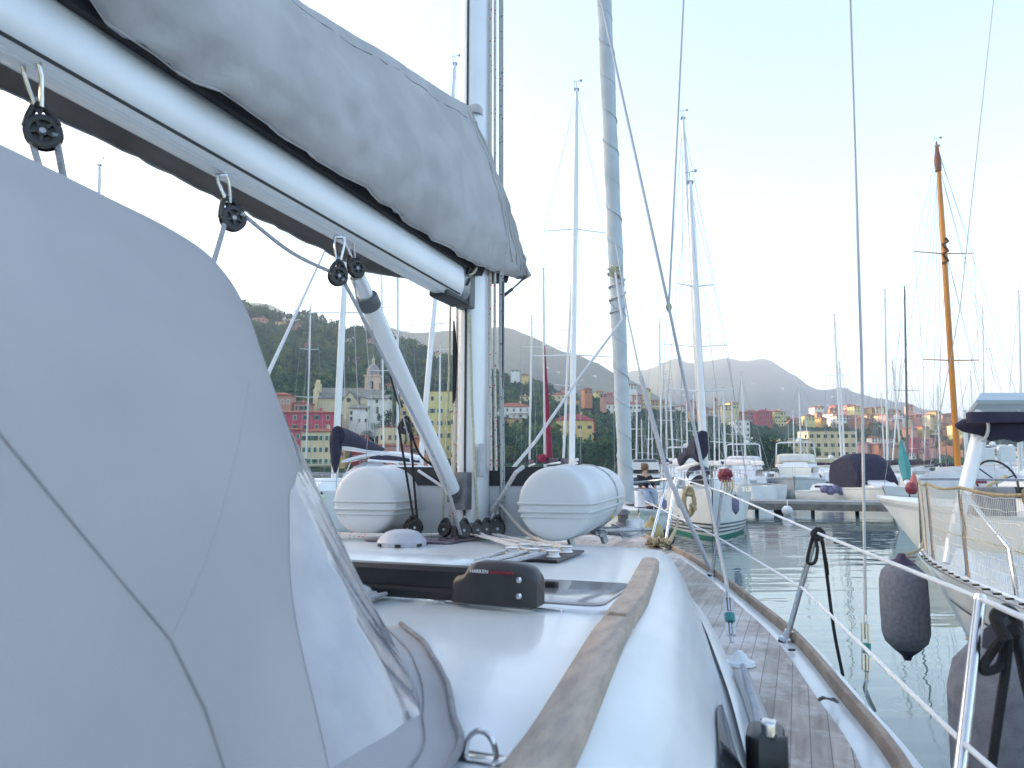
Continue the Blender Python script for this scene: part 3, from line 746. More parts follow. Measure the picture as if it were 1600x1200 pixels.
# the long cream building on the quay
house('waterfront_block', 1264, 1340, 674, 716, 300, W['cream'], T_grey, 3, 7, 'long cream three storey block on the quay behind the motorboats', style='flat', depth=11, win=(1.5, 1.4), frame=False, cat='apartment block')
house('waterfront_block', 1219, 1264, 687, 716, 299, W['cream'], T_grey, 2, 6, 'lower cream wing of the long block on the quay', style='flat', depth=10, win=(1.4, 1.4), frame=False, cat='apartment block')
# hill houses on the left slope
for (u0, u1, vt, vb, wl, lab, cols) in (
    (394, 415, 494, 504, 'salmon', 'salmon house highest on the slope beside the sprayhood', 3), (430, 446, 500, 511, 'yellow', 'yellow house in the upper hillside row', 2),
    (446, 456, 503, 512, 'pink', 'pink house in the middle of the upper hillside row', 2), (456, 476, 503, 515, 'pink', 'wide pink house right in the upper hillside row', 3),
    (475, 488, 535, 546, 'red', 'red house hidden in trees under the upper row', 2), (540, 553, 556, 567, 'grey', 'grey stone farmhouse beside the red one on the terraces', 2),
    (551, 567, 557, 571, 'red', 'bright red house with tall windows on the terraces', 3), (538, 555, 527, 534, 'white', 'long white house above the terraces', 3),
    (592, 603, 546, 556, 'yellow', 'yellow sunlit house behind the vang', 2), (601, 614, 599, 609, 'ochre', 'ochre house right of the church dome', 2),
    (573, 584, 528, 536, 'salmon', 'salmon cottage above the terraces', 2), (675, 690, 548, 555, 'cream', 'cream house high on the slope by the main mast', 2),
    (798, 812, 576, 581, 'white', 'white house on the wooded spur right of the main mast', 2), (815, 826, 583, 589, 'yellow', 'yellow house on the wooded spur right of the main mast', 2)):
    Yh = hy(vb, (u0+u1)/2)
    house('hill_house', u0, u1, vt, vb, Yh, W[wl], T_red if wl not in ('white',) else T_grey, 2 if vb-vt > 10 else 1, cols, lab, roof_px=3, below=9, depth=8)
# far sunlit town on the right
rt = random.Random(5)
def rows(u0, u1, v0, v1, n, Y, group, word, seed):
    rg = random.Random(seed)
    for k in range(n):
        u = u0 + (u1-u0)*(k + rg.uniform(.1, .9))/n; wpx = rg.uniform(8, 17); vb = rg.uniform(v0, v1); hpx = rg.uniform(6, 12)
        yy = Y + rg.uniform(-25, 25)
        wl = rg.choice(['salmon', 'cream', 'pink', 'ochre', 'white', 'cream', 'salmon', 'lemon', 'orange'])
        big = hpx > 9
        house('distant_house', u, u+wpx, vb-hpx, vb, yy, W[wl], rg.choice([T_red, T_red, T_br]), 2 if big else 1, 3 if wpx > 12 else 2,
              f'{wl} walled {word}', roof_px=rg.uniform(2, 3.5), yaw=rg.uniform(-.3, .5), group=group, depth=rg.uniform(7, 11), below=10, frame=False, win=(1.3, 1.3))
rows(1245, 1490, 652, 664, 22, 640, 'small houses in the sunlit row on the far slope', 'small tile roofed house in the sunlit row on the far slope', 1)
rows(1260, 1420, 640, 648, 12, 720, 'small houses along the crest of the far slope', 'small tile roofed house along the crest of the far slope', 2)
rows(1345, 1510, 690, 716, 26, 520, 'closely packed houses of the far harbour quarter', 'tile roofed house in the far harbour quarter behind the masts', 3)
rows(1420, 1500, 668, 682, 5, 600, 'scattered houses among the trees on the far slope', 'lone tile roofed house among the trees of the far slope', 4)
rows(1505, 1600, 700, 716, 10, 560, 'houses behind the large bimini', 'tile roofed house behind the boats at the right edge', 6)
rows(1015, 1145, 632, 652, 12, 480, 'houses scattered on the slope behind the twin masts', 'small tile roofed house on the slope behind the twin masts', 8)
rows(840, 1010, 606, 626, 9, 480, 'houses scattered on the slope above the villas', 'small house on the slope above the yellow villa', 12)
house('townhouse', 1428, 1442, 683, 702, 510, W['red'], T_dkred, 2, 2, 'bright red house standing out in the far harbour quarter', roof_px=4)
bell2 = thing('bell_tower', 'orange sunlit church tower right of the wooden mast', 'bell tower', P(1505, 700, 540))
q0, q1 = P(1502, 702, 540), P(1507.5, 685, 540)
m = MB(); m.box(((q0.x+q1.x)/2, 541, (q0.z+q1.z)/2 - 2), (2.6, 2.6, q1.z-q0.z+4)); m.build('shaft', W['orange'], bell2, smooth=False)
m = MB(); m.lathe(((q0.x+q1.x)/2, 541, q1.z), (0, 0, 1), [(0, 1.6), (.6, 1.6), (1.5, 1.1), (2.6, .2)], 8); m.build('cupola', W['cream'], bell2)
# specks of houses high on the mountains
rg = random.Random(9)
for k, (u, v) in enumerate(((850, 575), (868, 582), (905, 595), (925, 588), (1020, 602), (1065, 618), (1112, 612), (1175, 600), (1220, 607), (1250, 605), (1285, 618), (1300, 620), (1336, 632), (1372, 636), (1415, 642), (1292, 634), (1322, 608))):
    far = u > 960
    Yh = None
    prof, Y0, Y1, amp, sd = (PROF3, 1500, 2700, 22, 21.3) if far else (PROF2, 900, 1600, 16, 8.7)
    for Y in range(Y0, Y1, 20):
        p = P(u, v, Y)
        if p.z <= hill_h(prof, Y0, Y1, p.x/Y, Y, amp, sd): Yh = Y; break
    if Yh:
        root = house('mountain_house', u, u + (5 if far else 7), v-2.5, v+.5, Yh, W['white'], T_red, 0, 1, 'pale speck of a house high on the far mountain' if far else 'pale house high on the grey mountain',
              roof_px=1, below=25, depth=10, group='houses on the far mountain' if far else 'houses on the grey mountain')

# woods after the town so that trees keep clear of the houses
woods('hillside_woods', 5200, (-.75, .12), (262, 620), (4.5, 9), fol_d, 'dense dark woods covering the hillside above the town', seed=1)
woods('far_slope_woods', 2600, (.1, .85), (255, 620), (4, 7.5), fol_g, 'mixed woods on the low slope below the far houses', seed=2, keep=lambda q, Y, rg: q < .42 or Y > 545 or (Y < 300 and rg.random() < .35))
woods('sunlit_scrub', 500, (.3, .75), (560, 720), (4, 8), fol_y, 'yellowish scrub among the far sunlit houses', seed=3)
# individual waterfront trees
rg = random.Random(21)
k = 0
spots = [(782, 40, 'broad'), (800, 34, 'olive'), (818, 42, 'olive'), (838, 36, 'broad'), (852, 30, 'olive'), (868, 26, 'palm'), (884, 22, 'olive'), (905, 24, 'broad'), (925, 26, 'olive'), (940, 44, 'broad'), (952, 38, 'palm'), (965, 46, 'pine'),
         (985, 50, 'broad'), (1003, 58, 'pine'), (1020, 52, 'broad'), (1038, 60, 'cypress'), (1050, 48, 'broad'), (1068, 44, 'broad'), (1085, 52, 'pine'), (1102, 44, 'broad'), (1118, 40, 'olive'), (1136, 48, 'broad'), (1195, 40, 'broad'), (1212, 44, 'olive'), (1228, 36, 'broad'), (1205, 52, 'broad'), (1150, 30, 'olive'), (1180, 26, 'olive')]
where = ['behind the right liferaft tube', 'left of the red furled sail', 'right of the red furled sail', 'below the yellow villa', 'behind the furled jib', 'among the thin masts', 'behind the motorboat cabins']
nth = ['first', 'second', 'third', 'fourth', 'fifth', 'sixth', 'seventh', 'eighth', 'ninth', 'tenth', 'eleventh', 'twelfth', 'thirteenth', 'fourteenth', 'fifteenth', 'sixteenth']
cnt = {}
for (u, hp, kd) in spots:
    cnt[kd] = cnt.get(kd, 0) + 1
    Y = 236 + rg.uniform(0, 10); p = P(u, 712, Y); nm = {'broad': 'dark broadleaf tree', 'olive': 'bushy grey green tree', 'palm': 'palm tree', 'pine': 'tall pine', 'cypress': 'narrow cypress'}[kd]
    h = hp/FPX*Y*1.25
    tree(kd, p.x, Y, ground(p.x, Y), h, f'{nm}, {nth[cnt[kd]-1]} of its kind from the main mast along the shore', 'trees along the waterfront', rg.uniform(0, 6))
for (u, v, hp, kd, lab) in ((575, 690, 14, 'bush', 'round green bush at the foot of the convent'), (540, 692, 12, 'bush', 'round green bush beside the church gable'), (608, 680, 34, 'broad', 'dark tree right of the convent wall'), (634, 690, 30, 'broad', 'dark tree behind the mainsheet block'),
                        (586, 676, 12, 'bush', 'bush under the tall convent window'), (425, 668, 14, 'bush', 'small bush on the red roof terrace'), (1463, 706, 16, 'autumn', 'yellow autumn tree left of the wooden mast'), (1478, 704, 20, 'autumn', 'yellow autumn tree beside the wooden mast'), (1505, 708, 14, 'autumn', 'yellow autumn tree right of the wooden mast'),
                        (1232, 722, 22, 'broad', 'dark tree in front of the long cream block'), (1275, 720, 18, 'broad', 'rounded tree in front of the cream block')):
    Y = 262 if u < 700 else (480 if kd == 'autumn' else 292)
    p = P(u, v, Y); tree(kd, p.x, Y, p.z, hp/FPX*Y*1.2, lab, None, rg.uniform(0, 6))
# ================================================================ BOATS OF THE MARINA
def plan(s, tr=0.72, pw=0.8):
    if s < .45: return tr + (1-tr)*sin(pi/2*s/.45)
    return max(cos(pi/2*(s-.45)/.55)**pw, 0.012)
def hull_mesh(M, L, Bm, fs, fb, rake=.8, tr=.72, n=18, draft=.35, pw=.8, flare=1.0):
    """hull rings along the length; returns (hull MB, sheer list[(x, half breadth, z)])"""
    ws = ((1, 1), (.985, .75), (.955*flare**.3, .45), (.90*flare**.6, .15), (.80*flare, -.08), (.5*flare, -.6), (0.0, -1))
    rows = []; sheer = []
    for i in range(n+1):
        s = i/n; x = -L/2 + L*s; hb = Bm/2*plan(s, tr, pw); zs = fs + (fb-fs)*s**1.6
        sheer.append((x, hb, zs)); half = []
        for w_, zf in ws:
            z = zs*zf if zf > 0 else draft*zf
            k = max(0, (s-.55)/.45)
            half.append(V((x - rake*(1 - max(zf, -.3))*k**2*.8, hb*w_*(1 - .35*k*(1-max(zf, 0))), z)))
        ring = half + [V((p.x, -p.y, p.z)) for p in half[-2::-1]]
        rows.append([M @ p for p in ring])
    m = MB(); m.loft(rows, closed=False); m.face(*range(len(rows[0])))
    return m, sheer
def deck_mesh(M, sheer, camber=.06, inset=.0, dz=-.03, x0=-99, x1=99):
    rows = []
    for x, hb, z in sheer:
        if x0 <= x <= x1:
            h = max(hb - inset, .005)
            rows.append([M @ V((x, h*t, z + dz + camber*(1 - t*t))) for t in (-1, -.5, 0, .5, 1)])
    m = MB(); m.loft(rows, closed=False); return m
def stripe_mesh(M, sheer, z0f, z1f, off=.012, x0=-99, x1=99, L=10, rake=.8):
    """thin painted band round the hull between two fractions of the freeboard"""
    m = MB(); n = len(sheer) - 1
    def pt(i, zf, sg):
        x, hb, zs = sheer[i]; s = i/n; k = max(0, (s-.55)/.45)
        w_ = interp([(-.6, .5), (-.08, .8), (.15, .9), (.45, .955), (.75, .985), (1, 1)], zf)
        return V((x - rake*(1 - zf)*k**2*.8 + (off if s > .95 else 0), sg*(hb*w_*(1 - .35*k*(1-max(zf, 0))) + off), zs*zf))
    for sg in (-1, 1):
        m.loft([[M @ pt(i, z0f, sg), M @ pt(i, z1f, sg)] for i in range(n+1) if x0 <= sheer[i][0] <= x1], closed=False)
    return m
def cabin_rings(M, x0, x1, w0, w1, z0, h, front=.5, back=.12, side=.12, n=5):
    """coachroof: plan narrower forward, sloped front; returns MB"""
    m = MB(); rings = []
    def ring(t, ins_f, ins_b, ins_s, z):
        pts = []
        xa, xb = x0 + ins_b, x1 - ins_f
        for k in range(n+1):
            u = k/n; x = xa + (xb-xa)*u; wd = (w0 + (w1-w0)*u**1.5)/2 - ins_s; pts.append(V((x, wd, z)))
        for k in range(n+1):
            u = 1 - k/n; x = xa + (xb-xa)*u; wd = (w0 + (w1-w0)*u**1.5)/2 - ins_s; pts.append(V((x, -wd, z)))
        return [M @ p for p in pts]
    rings = [ring(0, 0, 0, 0, z0), ring(.5, front*.8, back*.6, side*.6, z0 + h*.75), ring(1, front*.95, back*.8, side*1.0, z0 + h*.93), ring(1, front*1.15, back*1.3, side*2.2, z0 + h)]
    m.loft(rings, closed=True, caps=True, flip=True)
    return m
def mast_parts(root, base, top, r, spreaders, mat=spar, masthead=True, sp_mat=None, ry=None, sp_dir=None):
    base, top = V(base), V(top); m = MB()
    m.tube([base, base + (top-base)*.75, top], [r, r*.95, r*.6], 10)
    mo = m.build('mast', mat, root)
    d = sp_dir or V((1, 0, 0)); tips = []
    for (f, half, droop) in spreaders:
        c = base + (top-base)*f
        s = MB()
        for sg in (-1, 1): s.tube([c, c + d*sg*half + V((0, 0, droop))], max(.028, r*.22), 5, r2=max(.02, r*.16))
        s.build('spreader', sp_mat or mat, mo); tips.append((c - d*half + V((0, 0, droop)), c + d*half + V((0, 0, droop))))
    if masthead:
        h = MB(); sc = max(r/.09, .7)
        sc *= .7; h.tube([top, top + V((0, 0, .35*sc))], .012*sc, 4); h.tube([top + V((-.16*sc, 0, .35*sc)), top + V((.2*sc, 0, .42*sc))], .012*sc, 4)
        h.box(top + V((.2*sc, 0, .42*sc)), (.09*sc, .05*sc, .09*sc)); h.tube([top + V((-.1*sc, 0, 0)), top + V((-.1*sc, 0, .6*sc))], .007*sc, 4)
        h.box(top, (.22*sc, .12*sc, .1*sc))
        h.build('wind_vane', wire_far, mo, smooth=False)
    return mo, tips
def stay(root, pts, r=.012, mat=wire_far, name='shroud'):
    m = MB(); m.tube(pts, r, 5); return m.build(name, mat, root)
def sail_cover(root, M, x0, x1, z0, z1, rr, mat, name='sail_cover'):
    m = MB(); rings = []
    for k in range(9):
        t = k/8; x = x0 + (x1-x0)*t; z = z0 + (z1-z0)*t; r = rr*(1 - .55*t)*(1 + .06*sin(9*t)); hgt = r*1.5
        rings.append([M @ V((x, r*.75*sin(a)*(1 if cos(a) < .2 else .8), z + hgt*(cos(a)*.8 + .25))) for a in [2*pi*i/10 for i in range(10)]])
    m.loft(rings, closed=True, caps=True); return m.build(name, mat, root)

def sailboat(label, u0, top, Y, heading, L=10.0, zdeck=1.25, spreaders=((.45, .9, .05), (.72, .65, .05)), mast_r=.085, spar_mat=spar, hull_mat=gel2, cover=navy, jib=None, group=None, wires=True, detail=1, wire_r=.009, name='moored_sailboat', boom=True, sp_world=None, cabin=True, cat='sailboat'):
    """a moored yacht whose mast stands at picture column u0 at depth Y and reaches the pixel 'top'"""
    mb_ = P(u0, 740, Y); mb_.z = zdeck + .35; mt = P(top[0], top[1], Y)
    hd = radians(heading); f = V((cos(hd), sin(hd), 0)); s = V((-sin(hd), cos(hd), 0))
    c = mb_ - f*(.07*L); c.z = 0
    root = thing(name, label, cat, c, hd, group); M = wm(root)
    Bm = L*.32
    hm, sh = hull_mesh(M, L, Bm, zdeck*.9, zdeck*1.1, rake=.9, tr=.7, n=12)
    hm.build('hull', hull_mat, root, angle=50)
    if detail: deck_mesh(M, sh).build('deck', gel2, root)
    if cabin:
        cb = cabin_rings(M, -.15*L, .2*L, Bm*.6, Bm*.36, zdeck*.95, .5).build('cabin', gel2, root, angle=50)
        if detail:
            for sg in (-1, 1):
                m = MB(); m.loft([[M @ V((x, sg*(Bm*.3 - .06 - .12*Bm*max(0, (x/L+.15)/.35)**1.5 + .02), zdeck*.95 + z)) for z in (.16, .34)] for x in (-.11*L, -.03*L, .05*L)], closed=False)
                m.build('window', glassd, cb, smooth=False)
    mo, tips = mast_parts(root, mb_, mt, mast_r, spreaders, spar_mat, sp_dir=sp_world or s)
    if boom:
        bz = zdeck + 1.3; b0 = M.inverted() @ mb_
        m = MB(); m.tube([M @ V((b0.x-.1, 0, bz)), M @ V((b0.x - .38*L, 0, bz + .05))], .07, 8); m.build('boom', spar_mat, root)
        if cover: sail_cover(root, M, b0.x - .02, b0.x - .37*L, bz + .12, bz + .14, .2, cover)
    if wires:
        hgt = mt.z - mb_.z
        for sg in (-1, 1):
            ch = mb_ + s*sg*Bm*.46 - V((0, 0, .3))
            pts = [mt - V((0, 0, .2))] + [t[0 if (t[0]-mb_).dot(s)*sg > 0 else 1] for t in reversed(tips)] + [ch]
            stay(root, pts, wire_r)
        bow = M @ V((L*.49, 0, zdeck*1.12)); st = M @ V((-L*.49, 0, zdeck))
        fs = mb_ + (mt-mb_)*.97
        if jib: 
            m = MB(); m.tube([bow + (fs-bow)*.06, bow + (fs-bow)*.3, bow + (fs-bow)*.9], [.07, .075, .03], 8); m.build('furled_jib', jib, root)
        stay(root, [fs, bow], wire_r, name='forestay'); stay(root, [mt, st], wire_r, name='backstay')
    if detail > 1:
        m = MB()
        for i in range(2, 13, 2):
            x, hb, z = sh[i]
            for sg in (-1, 1): m.tube([M @ V((x, sg*(hb-.05), z)), M @ V((x, sg*(hb-.05), z+.6))], .014, 5)
        for zz in (.6, .32):
            for sg in (-1, 1): m.tube([M @ V((x, sg*max(hb-.05, .02), z+zz)) for x, hb, z in sh[1:]], .008, 4)
        m.build('guard_rail', steel, root)
    return root, M, sh

# --- left of the main mast
S1, M1_, sh1 = sailboat('white yacht with navy sail cover and white bimini moored beyond the left dinghy tube', 523, (545, 300), 27, 232, L=11, zdeck=1.45, mast_r=.13, spreaders=((.57, 1.25, 0),), jib=whitecloth, detail=2, boom=False, sp_world=V((1, 0, 0)), spar_mat=alu_w)
b0 = P(527, 690, 26.6); b1 = P(598, 704, 31)
m = MB(); m.tube([b0 + V((0, 0, -.15)), b1 + V((0, 0, -.12))], [.12, .09], 8); m.build('boom', spar, S1)
m = MB(); rings = []
for k in range(11):
    t = k/10; c = b0 + (b1-b0)*t; hgt = .42*(1-t)**.8 + .1; wd = .2*(1-t) + .09; d = (b1-b0).normalized(); sd_ = V((d.y, -d.x, 0)).normalized()
    rings.append([c + sd_*wd*sin(a) + V((0, 0, hgt*(cos(a)*.75 + .35) + .03*sin(7*t))) for a in [2*pi*i/12 for i in range(12)]])
m.loft(rings, closed=True, caps=True); m.build('sail_cover', navy, S1)
m = MB(); c = P(525, 695, 26.7); m.lathe(c + V((0, 0, -1.0)), (0, 0, 1), [(0, .05), (.3, .14), (.8, .22), (1.15, .24), (1.5, .19), (1.6, .14)], 10); m.build('sail_boot', navy, S1)
for f in (.15, .45, .8):
    m = MB(); c = b0 + (b1-b0)*f; m.tube([P(531 + 30*f, 300, 27.4), c + V((0, 0, .4 - .2*f))], .011, 4); m.build('lazy_jack', rope_w, S1)
m = MB(); rings = []
for k in range(9):
    t = k/8; c = P(545 + 112*t, 722 - 10*sin(pi*t) - 4*t, 28 + 2*t); rings.append([c + V((0, -1.2, -.05)), c + V((0, -1.2, .05)), c + V((0, 1.2, .15)), c + V((0, 1.2, .05))])
m.loft(rings, closed=True, caps=True); m.build('bimini', whitecloth, S1)
for (ua, va, ub, vb) in ((548, 722, 530, 765), (562, 718, 570, 757), (640, 712, 648, 750), (655, 716, 668, 755)):
    m = MB(); m.tube([P(ua, va, 28.2), P(ub, vb, 28)], .025, 6); m.build('bimini_post', steel, S1)
m = MB(); rings = []
for k in range(7):
    t = k/6; hgt = .75*sin(pi*(.15 + .7*t)); c = P(540 + 75*t, 752, 27.3 + t*1.2); rings.append([c + V((0, -.5, 0)), c + V((0, -.4, hgt*.7)), c + V((0, .2, hgt)), c + V((0, .9, hgt)), c + V((0, 1.2, 0))])
m.loft(rings, closed=False); m.build('sprayhood', whitecloth, S1)
def fender(label, c, L_, r, mat, endm=None, name='fender', group=None, tilt=(0, 0, 1)):
    """cylindrical fender hanging by its top eye; c = centre"""
    ax = V(tilt).normalized(); b = V(c) - ax*L_/2
    t = thing(name, label, 'fender', b, 0, group)
    m = MB(); m.lathe(b, ax, [(L_*.05, r*.2), (L_*.10, r*.55), (L_*.17, r*.88), (L_*.26, r), (L_*.5, r*1.02), (L_*.74, r), (L_*.83, r*.88), (L_*.90, r*.55), (L_*.95, r*.2)], 20); m.build('body', mat, t, angle=70)
    e = MB(); e.lathe(b, ax, [(0, r*.14), (L_*.04, r*.22), (L_*.105, r*.60)], 14); e.build('end_cap', endm or mat, t)
    e = MB(); e.lathe(b, ax, [(L_*.895, r*.60), (L_*.96, r*.22), (L_, r*.14)], 14); e.build('end_cap', endm or mat, t)
    return t
f = fender('pale green fender with navy ends hanging on the left white yacht', P(502, 788, 24.4), .82, .13, paleg, navy)
m = MB(); m.tube([P(502, 771, 24.4), P(497, 752, 24.6)], .012, 4); m.build('lanyard', rope_w, f)
m = MB(); m.tube([P(496, 790, 24.3), P(488, 752, 24.6)], .012, 4); m.build('lanyard', rope_w, f)
GL = 'white masts of yachts behind the left of the main mast'
sailboat('yacht whose tall white mast rises from behind the sail cover next to the main mast', 655, (711, 100), 38, 70, L=13, mast_r=.15, spar_mat=alu_w, spreaders=((.36, 1.3, .05), (.7, 1.0, .05)))
sailboat('yacht with slim white mast seen just left of the vang', 622, (621, 250), 44, 95, L=10, mast_r=.075)
sailboat('small yacht with short mast between the vang and the main mast', 686, (688, 538), 60, 80, L=8, mast_r=.08, spreaders=((.96, 1.0, 0),))
sailboat('yacht whose masthead shows above the sprayhood at the far left', 146, (156, 258), 32, 80, L=11, mast_r=.1)
sailboat('yacht with thin mast and crosstrees left of the church tower', 478, (486, 470), 52, 100, L=9, mast_r=.06)
sailboat('white motor sailer with thin mast right of the bell tower', 600, (596, 380), 48, 85, L=9, mast_r=.06)
# --- right of the main mast
sailboat('yacht with thin bare mast nearest the main mast on the right', 827, (831, 493), 55, 95, L=9, mast_r=.08, spreaders=((.9, .2, 0),))
rb, Mr, shr = sailboat('yacht with a dark red furled sail along its mast', 852, (849, 420), 46, 100, L=10, mast_r=.09, spreaders=((.62, 1.5, 0),))
m = MB(); a, b = P(859, 725, 45.6), P(851, 540, 45.6); m.tube([a, a + (b-a)*.5, b], [.2, .12, .03], 10); m.build('furled_sail', redcloth, rb)
m = MB(); m.ball(P(848, 716, 45) , .3, 10); m.build('sail_bag', redcloth, rb)
sailboat('yacht with the tall blue grey mast and two spreader pairs left of the furled jib', 893, (901, 140), 36, 88, L=14, mast_r=.15, spar_mat=alu_w, spreaders=((.31, 2.0, -.08), (.63, 1.55, -.16)), wire_r=.011, cover=None, sp_world=V((1, .1, 0)).normalized())
sailboat('yacht with slender white spar just left of the tall grey blue mast', 879, (893, 430), 50, 100, L=10, mast_r=.09, wires=False)
sailboat('yacht with thin mast just right of the furled jib', 1034, (1030, 500), 48, 85, L=9, mast_r=.06)
# the twin masts behind the striped yacht
V1Y = 24
V1, M1v, shv = sailboat('white cruising yacht with three navy waterline stripes and navy furled sail, bow towards us', 1102, (1078, 285), 27, 258, L=9.8, zdeck=1.42, mast_r=.14, spar_mat=alu_w, spreaders=((.29, 1.25, .1), (.64, .72, .1)), detail=2, cover=None, boom=False, sp_world=V((1, .15, 0)).normalized(), name='cruising_yacht')
for k, (z0, z1) in enumerate(((.12, .155), (.20, .235), (.28, .315))):
    stripe_mesh(M1v, shv, z0, z1, rake=.9).build('hull_stripe', stripe, V1)
stripe_mesh(M1v, shv, -.15, .06, off=.01, rake=.9).build('waterline_band', hullgreen, V1)
m = MB(); rings = []
for k in range(8):
    t = k/7; c = P(1097 - 36*t, 700 + 14*t + 8*t*t, 26 + 2.5*t); hgt = .72*(1-t)**1.3 + .16; wd = .2*(1-t) + .08
    rings.append([c + V((wd*sin(a), 0, hgt*(cos(a)*.6 + .1) + .12*sin(9*t + a))) for a in [2*pi*i/10 for i in range(10)]])
m.loft(rings, closed=True, caps=True); m.build('sail_cover', navy, V1)
m = MB(); m.tube([P(1098, 722, 26.2), P(1060, 733, 28.6)], .1, 8); m.build('boom', spar, V1)
m = MB(); rings = []
for k in range(9):
    t = k/8; a = pi*t; rings.append([P(1075 + 28*(1-cos(a))/2*1.3, 748 - 14*sin(a), 25.8), P(1072 + 28*(1-cos(a))/2*1.5, 742 - 16*sin(a), 27.2)])
m.loft(rings, closed=False); m.build('sprayhood', navy, V1, solid=.02)
m = MB(); m.loft([[P(1078 + 30*t, 752 - 10*sin(pi*t), 25.75), P(1078 + 30*t, 757, 25.75)] for t in [i/6 for i in range(7)]], closed=False); m.build('windscreen', glassd, V1)
def coil(label, c, r, L_, mat, n=6, cat='rope', name='rope_coil', up=(0, 0, 1), thick=.03, xdir=(1, 0, 0)):
    m = MB(); rg = random.Random(int(c[0]*100)); xd = V(xdir)
    pts = []
    for k in range(n*14):
        a = 2*pi*k/14; rr = r*(1 + .18*sin(k*1.7)); pts.append(V(c) + xd*rr*sin(a) + V((0, .02*sin(k*2.3) - .01*k/14, L_*cos(a)*(.9 + .15*sin(k*.37)))))
    m.tube(pts, thick, 5); m.tube([V(c) + xd*r*.5 + V((0, -.04, L_*.45)), V(c) - xd*r*.5 + V((0, -.06, L_*.5))], thick*1.6, 6)
    return tag(m.build(name, mat, base=V(c)), label, cat)
coil('tan mooring rope coiled on the pulpit of the striped yacht', P(1076, 783, 22.2), .16, .42, rope_t, thick=.045)
coil('pale rope hanging in loops left of the tan coil on the striped yacht', P(1063, 771, 22.4), .14, .42, rope_w, thick=.035)
m = MB(); m.rope([P(1080, 790, 22.1), P(1077, 806, 22), P(1074, 812, 22), P(1068, 818, 21)], .05, 6); m.rope([P(1078, 788, 22), P(1085, 793, 22), P(1086, 797, 22)], .06, 6); tag(m.build('mooring_rope', rope_t, base=P(1080, 800, 22)), 'tan mooring rope end dangling under the coil on the striped yacht', 'rope')
m = MB(); m.rope([P(1060, 806, 22), P(1056, 825, 18), P(1044, 850, 9.0)], .035, 6); tag(m.build('mooring_line', rope_t, base=P(1060, 806, 22)), 'tan mooring line running from the striped yacht to our bow cleat', 'rope')
fender('lilac fender on the right bow of the striped yacht', P(1149, 788, 23.2), .62, .11, lilac, navy)
fender('lilac fender on the left bow of the striped yacht', P(1036, 788, 23.6), .42, .11, lilac, lilac)
fender('white fender hanging right of the red bundle', P(1155, 768, 24), .5, .09, whitecloth, whitecloth)
m = MB(); rg = random.Random(3)
for k in range(14): m.ball(P(1122 + rg.uniform(0, 19), 738 + rg.uniform(-2, 12), 23.4 + rg.uniform(0, .5)), rg.uniform(.09, .15), 8)
tag(m.build('fender_bundle', red, base=P(1130, 748, 23.5)), 'bundle of dark red fenders on the rail of the striped yacht', 'fender')
m = MB()
for k in range(5): m.tube([P(1128 + 4*k, 750, 22.6), P(1127 + 4.5*k, 762, 22.5), P(1126 + 4*k, 768 + 3*(k%3), 22.5)], .022, 6)
tag(m.build('rope_hank', rope_t, base=P(1134, 760, 23.3)), 'tan ropes hanging below the red fender bundle', 'rope')
sailboat('yacht with the second of the twin masts, taller and with a forked top', 1099, (1067, 185), 33, 265, L=13, mast_r=.125, spar_mat=alu_w, spreaders=((.36, 1.45, .1),), wire_r=.011, cover=None, sp_world=V((1, .1, 0)).normalized())
# the thicket of thin masts in the middle distance
thin = [(986, (985, 640), 70), (994, (995, 610), 62), (1004, (1002, 655), 80), (1012, (1014, 640), 75), (1020, (1018, 660), 82), (1042, (1040, 585), 60), (1053, (1046, 598), 55), (1066, (1064, 645), 78), (1075, (1072, 622), 66), (1085, (1083, 615), 58), (1117, (1115, 608), 62), (1124, (1123, 640), 80),
        (1134, (1130, 610), 54), (1146, (1143, 625), 66), (1153, (1149, 648), 84), (1166, (1158, 586), 58), (1252, (1248, 598), 70), (1241, (1239, 640), 88), (1262, (1259, 645), 92)]
place = ['just right of the furled jib', 'behind the person', 'behind the mooring lines', 'left of the twin masts', 'between the twin masts', 'right of the twin masts', 'above the left motor cruiser', 'above the middle motor cruiser']
for k, (ub, tp, Y) in enumerate(thin):
    pl = place[0 if ub < 1000 else 1 if ub < 1015 else 2 if ub < 1045 else 3 if ub < 1080 else 4 if ub < 1110 else 5 if ub < 1140 else 6 if ub < 1200 else 7]
    sailboat(f'small moored yacht with a thin white mast {pl}', ub, tp, Y, 80 + (k*37) % 60, L=8.5, mast_r=.075 if Y < 70 else .065, spreaders=((.55, .7, .03),) if k % 2 else ((.4, .7, .03), (.7, .5, .03)), detail=0, wire_r=.012, group='thin masted yachts ' + pl, cover=navy if k % 3 else whitecloth)
